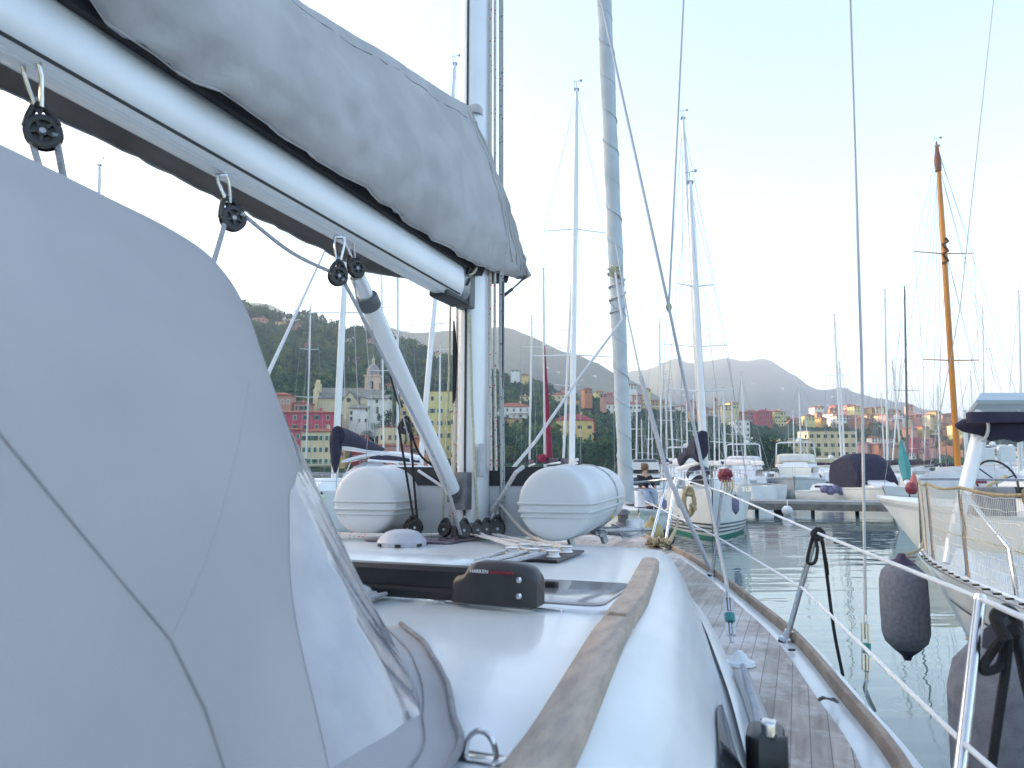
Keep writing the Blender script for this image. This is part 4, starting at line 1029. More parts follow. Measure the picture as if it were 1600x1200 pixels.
# right hand masts
for (ub, tp, Y, r, lab, sp) in (
    (1316, (1303, 492), 66, .10, 'yacht with leaning mast and low crosstree above the navy canopied boat', ((.62, 1.0, .02),)),
    (1321, (1311, 566), 72, .09, 'yacht with shorter leaning mast beside the one above the navy canopied boat', ((.5, .8, 0),)),
    (1387, (1382, 453), 60, .09, 'yacht with slim pale mast left of the dark mast', ((.3, 1.0, 0), (.62, .8, 0))),
    (1383, (1376, 615), 80, .07, 'yacht with short dark topped mast left of the slim pale mast', ((.6, .6, 0),)),
    (1469, (1464, 600), 82, .07, 'yacht with short mast just left of the wooden mast', ((.55, .7, 0),)),
    (1538, (1535, 480), 70, .08, 'yacht with pale mast rising behind the bimini', ((.3, 1.1, 0), (.75, 1.3, 0))),
    (1523, (1516, 580), 74, .07, 'yacht with short leaning mast between the wooden mast and the bimini', ((.5, .7, 0),)),
    (1597, (1591, 455), 68, .11, 'yacht with thick pale mast at the right edge of the picture', ((.5, .9, 0),)),
    (1442, (1447, 640), 95, .06, 'small yacht with thin mast behind the red buoy', ((.5, .6, 0),)),
    (1340, (1336, 640), 95, .06, 'small yacht with thin mast behind our right shroud', ((.5, .6, 0),)),
    (1410, (1394, 565), 64, .08, 'yacht with a mast leaning left that crosses its neighbour', ((.5, .7, 0),)),
    (1392, (1408, 560), 68, .07, 'yacht with a mast leaning right that crosses its neighbour', ((.5, .7, 0),)),
    (1424, (1425, 660), 90, .06, 'small yacht with thin dark mast left of the red house', ((.5, .6, 0),))):
    sailboat(lab, ub, tp, Y, 70 + (ub*13) % 50, L=9.5, mast_r=r, spreaders=sp, detail=0, wire_r=.012)
sailboat('yacht with a black mast right of our starboard shroud', 1418, (1413, 448), 58, 90, L=10, mast_r=.085, spar_mat=spar_d, spreaders=((.45, 1.0, 0),), detail=0, wire_r=.012)
WY = 28.5
wy, Mw, shw = sailboat('classic white yacht under grey tarpaulins with a varnished orange wooden mast and many shrouds', 1497, (1464, 228), WY, 205, L=9.8, zdeck=1.45, mast_r=.108, spar_mat=varnish, spreaders=((.345, 1.16, .03), (.665, 1.26, .06)), wire_r=.008, cover=None, boom=False, sp_world=V((1, .1, 0)).normalized(), name='classic_yacht', detail=1, cabin=False)
for (ut, vt, ub, vb) in ((1466, 262, 1446, 560), (1466, 262, 1458, 640), (1466, 262, 1470, 690), (1468, 262, 1555, 600), (1468, 262, 1572, 640), (1480, 400, 1530, 600), (1480, 400, 1548, 690), (1478, 400, 1462, 690), (1470, 300, 1510, 690), (1466, 262, 1435, 548)):
    stay(wy, [P(ut, vt, WY), P(ub, vb, WY + .3)], .008)
m = MB(); c = P(1464, 240, WY); m.lathe(c + V((0, 0, -.75)), (0, 0, 1), [(0, .12), (.5, .135), (1.0, .06), (1.25, .02)], 8); m.build('mast_cap', mk('dark_varnish', (0.2, 0.08, 0.04), .5), wy)
m = MB(); pts = [P(1477 + 5*sin(k*2.1), 372 + 5*k, WY - .14) for k in range(9)]; m.tube(pts, .055, 6); m.build('lashing', mk('brown_lashing', (.16, .08, .04), .8), wy)

# --- motor boats
def motorboat(label, uc, Y, heading, L, Bm, fb, name='motor_cruiser', canvas_m=whitecloth, canopy=None, arch=True, rail=True, stripe_m=None, cab_h=1.2, fly=True, cat='motorboat', hull_m=gel2, scale_z=1.0):
    c = P(uc, 740, Y); c.z = 0; hd = radians(heading)
    root = thing(name, label, cat, c, hd); M = wm(root)
    hm, sh = hull_mesh(M, L, Bm, fb*.8, fb, rake=1.5, tr=.85, n=16, pw=.62, flare=.86); hm.build('hull', hull_m, root, angle=50)
    deck_mesh(M, sh).build('deck', gel2, root)
    stripe_mesh(M, sh, .86, .93, rake=1.5).build('rubbing_strake', stripe_m or rubband, root)
    z0 = fb*.86
    cb = cabin_rings(M, -.28*L, .22*L, Bm*.82, Bm*.5, z0, cab_h, front=1.5, back=.2, side=.22).build('cabin', gel2, root, angle=45)
    wr = MB(); wr.loft([[M @ p for p in r] for r in (
        [V((.22*L - 1.5*.25 + .03, y*Bm*.25, z0 + cab_h*.22)) for y in (-1, -.4, .4, 1)], [V((.22*L - 1.5*.68 + .03, y*Bm*.27, z0 + cab_h*.68)) for y in (-1, -.4, .4, 1)])], closed=False); wr.build('windscreen', canvas_m, cb)
    for sg in (-1, 1):
        m = MB(); m.loft([[M @ V((x, sg*(Bm*(.41 - .16*max(0, (x + .28*L)/(.5*L))**1.5) - .22*.45 + .03), z0 + z)) for z in (cab_h*.4, cab_h*.72)] for x in (-.22*L, -.1*L, .02*L, .1*L)], closed=False); m.build('window', glassd, cb)
    if fly:
        fl = cabin_rings(M, -.26*L, .08*L, Bm*.7, Bm*.5, z0 + cab_h*.98, .75, front=.7, back=.1, side=.1).build('flybridge', canvas_m, root, angle=50)
        m = MB(); m.loft([[M @ V((.08*L - .55*t + .05, y*Bm*.26, z0 + cab_h + .75*t)) for y in (-1, -.3, .3, 1)] for t in (.15, .75)], closed=False); m.build('flybridge_screen', tarp, fl)
    if arch:
        m = MB(); zt = z0 + cab_h + (1.75 if fly else 1.1)
        for x in (-.2*L,):
            m.tube([M @ V((x - .3, Bm*.36, z0 + cab_h*.6)), M @ V((x, Bm*.33, zt - .1)), M @ V((x, Bm*.28, zt)), M @ V((x, -Bm*.28, zt)), M @ V((x, -Bm*.33, zt - .1)), M @ V((x - .3, -Bm*.36, z0 + cab_h*.6))], .06, 6)
        ar = m.build('radar_arch', gel2, root)
        m = MB(); m.lathe(M @ V((-.2*L, .3, zt + .02)), (0, 0, 1), [(0, .2), (.12, .24), (.28, .16), (.32, .02)], 12); m.build('radar_dome', gel2, ar)
        m = MB(); m.tube([M @ V((-.2*L, -.5, zt)), M @ V((-.2*L - .1, -.5, zt + 1.6))], .012, 4); m.build('antenna', spar, ar)
    if rail:
        m = MB(); top = [V((x, sg*max(hb - .12, 0), z + .7)) for sg, rng_ in ((1, sh[7:]), (-1, sh[:6:-1])) for x, hb, z in rng_]
        m.tube([M @ p for p in top], .02, 5)
        for i in range(7, 17, 3):
            x, hb, z = sh[i]
            for sg in (-1, 1): m.tube([M @ V((x, sg*(hb-.12), z-.05)), M @ V((x, sg*(hb-.12), z + .7))], .016, 5)
        m.build('bow_rail', steel, root)
    if canopy:
        m = MB(); rings = []
        for k in range(7):
            t = k/6; x = -.46*L + .5*L*t; hh = 2.1*(.82 + .18*sin(pi*t))*(1 if t < .75 else 1 - (t-.75)*2.2); wd = Bm*.43
            rings.append([M @ V((x, wd*a, z0 + b*hh)) for a, b in ((1, 0), (1.02, .45), (.92, .9), (.6, 1.02), (0, 1.06), (-.6, 1.02), (-.92, .9), (-1.02, .45), (-1, 0))])
        m.loft(rings, closed=False); m.face(*range(len(m.v)-9, len(m.v))); m.face(*range(8, -1, -1)); m.build('canopy', canopy, root, angle=50)
    return root, M, sh
motorboat('white flybridge motor cruiser moored left of the larger one, behind the striped yacht', 1160, 60, 250, 11, 4.0, 1.5, cab_h=1.3)
motorboat('larger white motor cruiser with cream windscreen cover and radar arch at the pontoon', 1243, 62, 248, 13, 4.6, 1.7, canvas_m=gelcream, cab_h=1.35)
motorboat('white sports cruiser with twin satellite domes between the big cruiser and the navy canopy', 1299, 66, 255, 10, 3.6, 1.3, cab_h=1.0, fly=False)
sp_, Ms, shs = motorboat('small open boat with lilac seat cushions at the pontoon', 1308, 50, 300, 5.6, 2.1, .95, cab_h=.45, arch=False, fly=False, name='open_boat', rail=False)
m = MB()
for k in range(4): m.ball(P(1288 + 9*k, 764 + (k % 2)*3, 48.6), .3, 12, (1, .8, 1))
m.build('seat', lilac, sp_)
motorboat('motorboat wrapped in a big navy canopy behind our starboard shroud', 1366, 47, 270, 8.0, 3.0, 1.25, canopy=navy, arch=False, fly=False, cab_h=.5, rail=False, name='canopied_motorboat')
motorboat('white cruiser with low cabin and windscreen behind the person', 1008, 44, 262, 8.5, 3.0, 1.25, canvas_m=glassd, cab_h=1.0, fly=True, arch=False)
for k, (u, Y, hd, lab) in enumerate(((1420, 95, 200, 'small white motorboat far behind the teal sail'), (1452, 100, 240, 'white motorboat in the far row left of the wooden mast'), (1476, 92, 215, 'white motorboat in the far row beside the wooden mast foot'), (1545, 60, 235, 'white motor yacht with square windows under the bimini'), (1588, 66, 250, 'white motor yacht at the right edge under the bimini'), (1520, 84, 230, 'white motorboat partly hidden by the grey strut'), (1398, 98, 250, 'small white motorboat far behind the navy canopy'), (1192, 86, 230, 'white motorboat between the two big cruisers'), (1140, 72, 245, 'white motor cruiser just right of the striped yacht'), (1277, 80, 250, 'white motor cruiser behind the sports cruiser'), (1332, 78, 240, 'white motor cruiser behind the navy canopy'), (1108, 84, 240, 'white motorboat behind the striped yacht'), (1062, 64, 250, 'white motor yacht behind the coiled ropes'))):
    motorboat(lab, u, Y, hd, 9 if Y > 80 else 12, 3.2 if Y > 80 else 4.2, 1.2 if Y > 80 else 1.7, cab_h=1.0, fly=(k % 2 == 0) or Y < 70, rail=Y < 70, arch=Y < 70)

# white yacht with grey tarpaulins, red buoy and teal furled sail
by, Mb, shb = wy, Mw, shw
stripe_mesh(Mb, shb, .78, .80, rake=.9).build('hull_stripe', rubband, by)
m = MB(); rings = []
for k in range(11):
    t = k/10; x = -3.2 + 6.6*t; hh = .95*sin(pi*min(max(t*.9 + .06, 0), 1))**.7 + .05; wd = 1.25*(1 - .55*t**2)
    rings.append([Mb @ V((x, wd*a, 1.38 + b*hh + .05*sin(8*t + 4*a))) for a, b in ((1, 0), (.96, .35), (.6, .75), (.15, 1), (-.15, 1), (-.6, .75), (-.96, .35), (-1, 0))])
m.loft(rings, closed=False); m.build('tarpaulin', tarp, by, angle=60)
m = MB(); a, b = P(1417, 752, 27), P(1407, 690, 28.5); m.tube([a, a + (b-a)*.4, b], [.14, .2, .06], 8); m.build('furled_jib', tealcloth, by)
m = MB(); m.tube([P(1419, 765, 26.8), P(1417, 752, 27)], .12, 8); m.build('furling_drum', whitecloth, by)
t = thing('bow_buoy', 'dark red buoy bag wedged at the bow of the tarpaulin covered yacht', 'buoy', P(1424, 770, 25))
m = MB(); m.ball(P(1424, 763, 25), .2, 12, (1, 1, 1.15)); m.build('body', red, t)
m = MB(); m.lathe(P(1427, 757, 25), (.1, 0, 1), [(0, .14), (.25, .09), (.4, .02)], 8); m.build('top', orangeb, t)
t = thing('mooring_buoy', 'coral red ball fender hanging from the tarpaulin covered yacht above the water', 'buoy', P(1420, 806, 24.5))
m = MB(); m.ball(P(1420, 798, 24.5), .17, 12, (1, 1, 1.15)); m.build('body', orangeb, t)
m = MB(); m.tube([P(1420, 792, 24.5), P(1421, 772, 24.8)], .025, 5); m.build('lanyard', blackr, t)
# pontoon with posts
pt = thing('pontoon', 'long low grey concrete pontoon on dark posts across the basin', 'pontoon', (16, 38, 0))
a, b = P(1142, 785, 38.5), P(1420, 785, 36); a.z = b.z = .55
m = MB(); m.bar(a, b, 2.4, .22, up=(0, 0, 1)); m.build('walkway', concrete, pt, smooth=False)
m = MB(); a2 = a + V((0, -1.25, -.17)); b2 = b + V((0, -1.25, -.17)); m.bar(a2, b2, .12, .3, up=(0, 0, 1)); m.build('fender_board', mk('pontoon_timber', (.2, .19, .17), .9, var=.4, scale=3), pt, smooth=False)
for u in (1151, 1176, 1205, 1262, 1330, 1388):
    m = MB(); c = P(u, 790, 38); c.z = 0
    if u == 1205: m.box(c + V((0, -1.0, 0)), (.35, .35, 1.0))
    else: m.tube([c + V((0, -.6, -.6)), c + V((0, -.6, .5))], .1, 8)
    m.build('post', blackr, pt, smooth=u != 1205)
t = thing('round_buoy', 'round white buoy hanging at the edge of the pontoon', 'buoy', P(1230, 812, 36))
m = MB(); m.ball(P(1230, 798, 36), .26, 14); m.build('body', whitecloth, t)
m = MB(); m.tube([P(1230, 789, 36), P(1230, 782, 36.4)], .03, 6); m.build('eye', rope_w, t)

# --- person on the small boat in front, and the dark tender there
tb = thing('dark_tender', 'dark inflatable tender with wooden thwart beside the day boat', 'tender', P(1003, 800, 21))
m = MB(); cc = P(1003, 800, 21); pts = [cc + V((.62*cos(a), 1.5*sin(a), .05 if sin(a) > -.5 else .2)) for a in [2*pi*i/20 for i in range(21)]]
for p in pts: p.z = .35
m.tube(pts, .22, 12); m.build('tube', blackr, tb)
m = MB(); m.box((cc.x, cc.y, .3), (1.0, 2.4, .12)); m.build('floor', mk('tender_floor', (.09, .085, .06), .8, var=.4, scale=4), tb)
m = MB(); m.rbox((cc.x - .1, cc.y + .1, .62), (1.0, .35, .1), .08); m.build('thwart', woodtoe, tb)
m = MB(); m.rbox(P(986, 778, 21.2), (.36, .34, .34), .05); tag(m.build('cool_box', greyplas, base=P(985, 772, 21.2)), 'pale grey cool box at the stern of the day boat', 'cool box')
db, Mdb, shdb = motorboat('small white day boat carrying the person, moored left of the striped yacht', 992, 21.6, 262, 5.6, 2.1, 1.18, cab_h=.3, arch=False, fly=False, rail=False, name='day_boat')
pq = P(1005, 765, 21.0)
m = MB(); m.rbox((pq.x, pq.y - .02, 1.36), (.5, .42, .44), .08); m.build('seat', whitecloth, db)
def skin_body(name, verts, edges, radii, mat, parent, sub=1):
    me = bpy.data.meshes.new(name); Mi = wm(parent).inverted()
    me.from_pydata([tuple(Mi @ V(p)) for p in verts], edges, []); me.materials.append(mat)
    o = bpy.data.objects.new(name, me); COL.objects.link(o); o.parent = parent
    md = o.modifiers.new('skin', 'SKIN'); md.use_smooth_shade = True
    for sv, r in zip(me.skin_vertices[0].data, radii): sv.radius = (r, r) if not isinstance(r, tuple) else r
    me.skin_vertices[0].data[0].use_root = True
    if sub: s_ = o.modifiers.new('sub', 'SUBSURF'); s_.levels = sub; s_.render_levels = sub
    WM[o.name] = wm(parent); return o
pp = P(1005, 765, 21.0); ps = .95
per = thing('person', 'person in black jacket and pale jeans sitting bent on a small white day boat', 'person', (pp.x, pp.y, 1.48), radians(200))
def pb(x, y, z): return wm(per) @ V((x*ps, y*ps, z*ps))
body = [(0, 0, .12), (0, .03, .32), (0, .08, .52), (0, .11, .62), (0, .14, .78),                     # pelvis, waist, chest, neck, head
        (.18, .09, .52), (.24, .16, .30), (.20, .34, .22), (.18, .42, .2), (-.18, .09, .52), (-.24, .16, .30), (-.20, .34, .22), (-.18, .42, .2),
        (.1, .02, .08), (.13, .42, .12), (.13, .46, -.30), (.13, .60, -.34), (-.1, .02, .08), (-.13, .42, .12), (-.13, .46, -.30), (-.13, .60, -.34)]
ed = [(0, 1), (1, 2), (2, 3), (3, 4), (2, 5), (5, 6), (6, 7), (7, 8), (2, 9), (9, 10), (10, 11), (11, 12), (0, 13), (13, 14), (14, 15), (15, 16), (0, 17), (17, 18), (18, 19), (19, 20)]
rd = [(.15, .11), (.13, .10), (.15, .11), .055, (.085, .105), .065, .05, .04, .035, .065, .05, .04, .035, .09, .075, .05, .045, .09, .075, .05, .045]
skin_body('body', [pb(*p) for p in body], ed, rd, skin, per)
jk = [0, 1, 2, 5, 6, 7, 9, 10, 11]; mp_ = {v: i for i, v in enumerate(jk)}
skin_body('jacket', [pb(*body[i]) for i in jk], [(mp_[a], mp_[b]) for a, b in ed if a in mp_ and b in mp_], [(.17, .13), (.155, .12), (.17, .13), .082, .066, .054, .082, .066, .054], blackcloth, per)
jn = [0, 13, 14, 15, 17, 18, 19]; mp_ = {v: i for i, v in enumerate(jn)}
skin_body('jeans', [pb(*body[i]) for i in jn], [(mp_[a], mp_[b]) for a, b in ed if a in mp_ and b in mp_], [(.165, .125), .105, .09, .066, .105, .09, .066], jeans, per)
m = MB(); c = pb(0, .115, .80); m.ball(c, .115, 12, (1, 1, 1.1)); m.ball(pb(0, .0, .88), .06, 8); m.build('hair', hairm, per)
for sx in (-1, 1):
    m = MB(); m.rbox(pb(sx*.13, .58, -.36), (.1, .26, .1), .04, M=Matrix.Rotation(radians(200), 3, 'Z')); m.build('shoe', blackcloth, per)
for u, v, Y, r, mt, lab in ((1019, 834, 13, .20, mk('ochre_fender', (.42, .33, .15), .6, var=.4, scale=6), 'ochre ball fender floating left of our bow pulpit'), (1001, 822, 14, .17, mk('greygreen_fender', (.36, .42, .36), .6, var=.3, scale=6), 'grey green ball fender behind our bow')):
    t = thing('ball_fender', lab, 'fender', P(u, v, Y))
    m = MB(); m.ball(P(u, v, Y), r, 16, (1, 1, 1.15)); m.build('body', mt, t)
    m = MB(); m.lathe(P(u, v, Y) + V((0, 0, r*1.05)), (0, 0, 1), [(0, r*.3), (r*.35, r*.22), (r*.5, r*.1)], 10); m.build('eye', mt, t)
# ================================================================ OUR YACHT
AN = radians(21)
AX = V((sin(AN), cos(AN), 0)); BX = V((cos(AN), -sin(AN), 0)); OB0 = V((-.239 - 4.6*tan(AN), 0, CAMZ))
def B(a, b, z): return OB0 + AX*a + BX*b + V((0, 0, z))
def ray(u, v):
    dx = (u - 800)/FPX; dz = (600 - v)/FPX
    return V((dx, cos(TH) - dz*sin(TH), sin(TH) + dz*cos(TH)))
def OB(u, v, b):
    """point of the boat's fore-and-aft plane at athwartship offset b seen at pixel (u, v)"""
    d = ray(u, v); t = (b - V((0, 0, CAMZ)).dot(BX) + OB0.dot(BX))/d.dot(BX)
    return V((0, 0, CAMZ)) + d*t
def Z(u, v, z): return G(u, v, CAMZ + z)
yacht = thing('sailing_yacht', 'white sailing yacht in the foreground with grey sprayhood, boom and teak side deck', 'sailboat', (OB0.x + AX.x*4, OB0.y + AX.y*4, 0), -AN)
bout = [(-1.5, 2.15), (0, 2.17), (2, 2.16), (2.98, 2.11), (3.52, 2.02), (4.41, 1.86), (5.22, 1.64), (6.23, 1.34), (7.16, 1.02), (7.72, .79), (8.17, .6), (8.94, .22), (9.3, .04)]
zd = lambda a: -.77 + .07*max(0, (a - 4.5)/4.8)**1.3
A_ = [-1.5 + 10.8*i/72 for i in range(73)]
rows = []
for a in A_:
    b = smooth(bout, a); z = zd(a)
    half = [(b + .035, z - .004), (b + .04, z - .05), (b*.99, z - .4), (b*.93, z - .9), (b*.82, -CAMZ + .1), (b*.5, -CAMZ - .4), (0, -CAMZ - .5)]
    k = max(0, (a - 6)/3.3)
    ring = [B(a - 1.1*k*k*(zz0 - z)/(-1.9)*.8, bb, zz0) for bb, zz0 in half]
    ring += [B(a - 1.1*k*k*(zz0 - z)/(-1.9)*.8, -bb, zz0) for bb, zz0 in half[-2::-1]]
    rows.append(ring)
m = MB(); m.loft(rows, closed=False); m.face(*range(13)); m.build('hull', gel, yacht, angle=50)
m = MB(); m.loft([[B(a, (smooth(bout, a) + .035)*t, zd(a) + .0 + .02*(1 - t*t)) for t in (-1, -.5, 0, .5, 1)] for a in A_], closed=False); m.build('deck', gel, yacht)
bedge = [(-1.5, 1.9), (0, 1.86), (2.2, 1.81), (2.76, 1.72), (3.43, 1.61), (4.76, 1.34), (5.6, 1.09), (6.3, .83), (6.8, .58)]
bsh = [(-1.5, 1.66), (0, 1.63), (1.8, 1.58), (2.5, 1.515), (3.04, 1.465), (3.84, 1.36), (4.74, 1.17), (5.3, .95), (6.2, .55), (6.8, .4)]
z0t = [(-1.5, -.40), (4.5, -.40), (5.0, -.43), (5.6, -.52), (6.3, -.66), (6.8, -.745)]
def roofz(a, b):
    bs = smooth(bsh, a); return smooth(z0t, a) - .012*(b/bs)**2
# teak side decks
for sg in (-1, 1):
    m = MB(); rr = []
    for a in A_[4:]:
        bo = max(smooth(bout, a) - .125, .0); be = smooth(bedge, a) - .01 if a < 6.75 else 0
        be = min(be, bo - .002) if a < 8.8 else 0
        if bo <= .02: continue
        rr.append([B(a, sg*(be + (bo - be)*t), zd(a) + .028 - .014*((be + (bo-be)*t)/max(smooth(bout, a), .1))**2) for t in (0, .33, .66, 1)])
    m.loft(rr, closed=False); m.build('teak_deck', teak, yacht)
    m = MB(); m.loft([[B(a, sg*(smooth(bout, a) + db), zd(a) + dz) for db, dz in ((-.044, .0), (-.040, .034), (-.035, .040), (-.013, .040), (-.008, .034), (-.003, .0))] for a in A_], closed=False)
    m.build('toe_rail', woodtoe, yacht, angle=45)
# coachroof
rows = []
for a in [-1.5 + 8.3*i/60 for i in range(61)]:
    bs, be, z0, z1 = smooth(bsh, a), smooth(bedge, a), smooth(z0t, a), zd(a) + .02
    hgt = max(z0 - z1, .004)
    half = [(0, z0), (bs*.5, z0 - .003), (bs*.8, z0 - .008), (bs, z0 - min(.015, hgt*.1)), (bs + (be-bs)*.25, z0 - hgt*.12), (bs + (be-bs)*.5, z0 - hgt*.32), (be - (be-bs)*.22, z0 - hgt*.66), (be - .02, z1 + hgt*.12), (be + .004, z1 + .004), (be + .05, z1 - .012)]
    rows.append([B(a, bb, zz) for bb, zz in half[::-1]] + [B(a, -bb, zz) for bb, zz in half[1:]])
m = MB(); m.loft(rows, closed=False); coach = m.build('coachroof', gel, yacht, angle=70)
# handrail in two lengths
def hb(a): return interp([(.8, 1.60), (1.8, 1.525), (2.5, 1.435), (3.04, 1.39), (3.84, 1.285), (3.95, 1.27)], a)
for a0, a1, w0, dz in ((.9, 2.63, .038, 0), (2.64, 3.9, .037, .006)):
    m = MB(); rr = []
    n = 22
    for i in range(n + 1):
        a = a0 + (a1-a0)*i/n; e = 1 if (i > 0 and (i < n or a1 < 3)) else .7
        c = hb(a); z = roofz(a, c)
        rr.append([B(a, c + w*w0*e, z + h_ + dz) for w, h_ in ((-1, -.01), (-1, .030), (-.82, .038), (.82, .038), (1, .030), (1, -.01))])
    m.loft(rr, closed=True, caps=True, flip=False); m.build('handrail', woodrail, coach, angle=50)
m = MB(); rr = [[B(a, smooth(bedge, a) + .0, zd(a) + .055), B(a, smooth(bedge, a) + .03, zd(a) + .045), B(a, smooth(bedge, a) + .055, zd(a) + .02)] for a in [0 + 5.6*i/40 for i in range(41)]]
m.loft(rr, closed=False); m.build('coaming_moulding', gel, coach)
# side windows of the coachroof
m = MB(); rr = []
for i in range(17):
    t = i/16; a = 1.2 + 1.62*t; bs, be, z0, z1 = smooth(bsh, a), smooth(bedge, a), smooth(z0t, a), zd(a) + .02; hgt = z0 - z1
    hw = .5*(1 - abs(2*t - 1)**4)
    f0, f1 = .62 - .17*hw*2, .62 + .23*hw*2
    def sp(f):
        bb = interp([(.12, bs + (be-bs)*.25), (.32, bs + (be-bs)*.5), (.66, be - (be-bs)*.22), (.88, be - .02)], f); return B(a, bb + .006, z0 - hgt*f + .003)
    rr.append([sp(f0 + (f1-f0)*k/4) for k in range(5)])
m.loft(rr, closed=False); m.build('side_window', glassd, coach)
# raised hatch garage
m = MB(); rr = []
for i in range(13):
    t = i/12; a = 1.5 + 2.2*t; h_ = .055*(1 if t < .9 else 1 - ((t-.9)/.1)**2*.9)
    rr.append([B(a, b*(.62 + .0*t), smooth(z0t, a) + z*h_ - .004) for b, z in ((1.03, 0), (1.0, .75), (.93, 1), (0, 1.12), (-.93, 1), (-1.0, .75), (-1.03, 0))])
m.loft(rr, closed=False); m.face(*range(len(m.v)-7, len(m.v))); m.build('hatch_garage', gel, coach, angle=50)
# mainsheet traveller
tz = -.385
trk = MB()
a_t = 2.79
trk.v = []; rings = []
for b in (-1.15, 1.10):
    rings.append([B(a_t + x, b, tz + z) for x, z in ((-.028, 0), (-.034, .02), (-.034, .085), (-.022, .098), (.022, .098), (.034, .085), (.034, .02), (.028, 0))])
trk.loft(rings, closed=True, caps=True); tv = trk.build('traveller', black, yacht, angle=40)
m = MB(); m.bar(B(a_t - .036, -1.1, tz + .03), B(a_t - .036, .95, tz + .03), .006, .012, up=(0, 0, 1)); m.build('traveller_groove', blackr, tv)
m = MB()
def cap_ring(b, s, dz): return [B(a_t + x*s, b, tz + z*1.0 + dz) for x, z in ((-.045, -.002), (-.045, .085), (-.038, .125), (-.02, .142), (.02, .142), (.038, .125), (.045, .085), (.045, -.002))]
prof = [(.90, .80, -.050), (.915, .95, -.036), (.94, .97, -.03), (.955, 1.0, -.008), (.98, 1.0, .0), (1.06, 1.0, .002), (1.12, .98, -.004), (1.15, .9, -.016), (1.165, .78, -.034)]
rg_ = []
for b, s, dz in prof: rg_.append([B(a_t + x*s, b, tz + (max(z + dz, -.002) if z > .05 else z)) for x, z in ((-.045, -.002), (-.045, .090), (-.040, .108), (-.025, .117), (.025, .117), (.040, .108), (.045, .090), (.045, -.002))])
m.loft(rg_, closed=True, caps=True); ecap = m.build('end_cap', mk('charcoal_plastic', (.03, .031, .035), .42, var=.2, scale=20), tv, angle=45)
for z in (.03, .075):
    m = MB(); m.ball(B(a_t - .046, 1.115, tz + z), .011, 8); m.build('bolt', steel, ecap)
text_mesh('HARKEN', .015, B(a_t - .0475, .962, tz + .088), BX, (0, 0, 1), 'lettering', whiteprint, ecap)
m = MB()
for k in range(9): m.box(B(a_t - .0475, 1.028 + k*.0085, tz + .092), (.006, .0015, .006), Matrix.Rotation(-AN, 3, 'Z'))
m.build('red_lettering', redprint, ecap, smooth=False)
for b in (-.6, 0, .55):
    m = MB(); m.box(B(a_t, b, tz - .008), (.16, .09, .02), Matrix.Rotation(-AN, 3, 'Z')); m.build('riser', black, tv, smooth=False, bevel=.004)
# deck hatch
hc = B(3.10, 1.06, -.40); RotB = Matrix.Rotation(-AN, 3, 'Z')
m = MB(); m.rbox(hc + V((0, 0, -.008)), (.62, .55, .026), .07, RotB, 5); hatch = m.build('deck_hatch', mk('hatch_frame', (.72, .75, .78), .3, metal=.3), coach, angle=40)
m = MB(); m.rbox(hc + V((0, 0, .006)), (.53, .455, .008), .05, RotB, 5); m.build('hatch_pane', hatchg, hatch, angle=40)
m = MB(); m.rbox(hc + RotB @ V((.02, .05, .018)), (.05, .03, .025), .01, RotB); m.build('hatch_handle', black, hatch)
for x in (-.17, .12): 
    m = MB(); m.rbox(hc + RotB @ V((x, -.282, -.006)), (.09, .02, .02), .005, RotB); m.build('hinge', steel, hatch)
# rope organiser and the control lines
oc = B(4.07, .72, -.397)
m = MB(); m.box(oc + V((0, 0, .004)), (.32, .44, .012), RotB); org = m.build('rope_organiser', black, coach, smooth=False, bevel=.003)
lines = []
for i, (x, y) in enumerate(((-.11, .10), (-.11, -.06), (.0, .10), (.0, -.08), (.11, .08), (.11, -.12))):
    c = oc + RotB @ V((x, y, .012)); s_ = MB(); s_.lathe(c, (0, 0, 1), [(0, .034), (.008, .026), (.02, .026), (.028, .034)], 14); s_.build('sheave', whiteprint, org)
for i, (x, y, tb, ta) in enumerate(((-.11, .10, .10, 4.75), (-.0, .10, .12, 4.78), (.0, -.08, .16, 4.8), (.11, .08, .2, 4.85), (.11, -.12, .24, 4.9))):
    c = oc + RotB @ V((x, y, .028))
    m = MB(); m.tube([B(ta, tb*.6, -.37), c + RotB @ V((-.02, .02, 0)), B(3.35, .62 + .035*i - .03, -.372), B(2.95, .55 + .035*i, -.376), B(1.9, .40 + .05*i, -.374)], .0066, 6); m.build('control_line', rope_w if i != 4 else rope_g, coach)
for i in range(3):
    m = MB(); m.tube([B(2.95, .5 + .05*i, -.385), B(2.1, .62 + .09*i, -.38), B(1.75, .64 + .1*i, -.375)], .008 if i < 2 else .010, 6); m.build('control_line', rope_g if i < 2 else rope_dark, coach)
# vent, pad eye, small fittings, deck plate by the mast
vt = Z(628, 853, -.40)
m = MB(); m.lathe(vt, (0, 0, 1), [(0, .13), (.025, .132), (.05, .115), (.075, .085), (.085, .05), (.088, .0)], 24); vent = m.build('vent_cowl', greyplas, coach)
for k in range(7):
    a = k*.9 + .2; m = MB(); m.box(vt + V((.131*cos(a), .131*sin(a), .012)), (.03, .012, .014), Matrix.Rotation(a + pi/2, 3, 'Z')); m.build('vent_slot', black, vent, smooth=False)
m = MB(); m.rbox(B(4.62, -.18, -.39), (.55, .45, .012), .05, RotB); m.build('hatch_cover', mk('plum_acrylic', (.10, .07, .10), .12, spec=.7), coach)
pe = Z(751, 1190, -.41)
m = MB(); m.rbox(pe + V((0, 0, .003)), (.075, .035, .008), .012, RotB); pad = m.build('pad_eye', steel, coach)
m = MB(); m.tube([pe + RotB @ V((.024*cos(a), 0, .008 + .034*sin(a))) for a in [pi*i/10 for i in range(11)]], .0042, 8); m.build('eye_ring', steel, pad)
m = MB(); m.tube([B(1.74 + .0, 1.43, -.407), B(1.0, 1.38, -.40)], .003, 5)
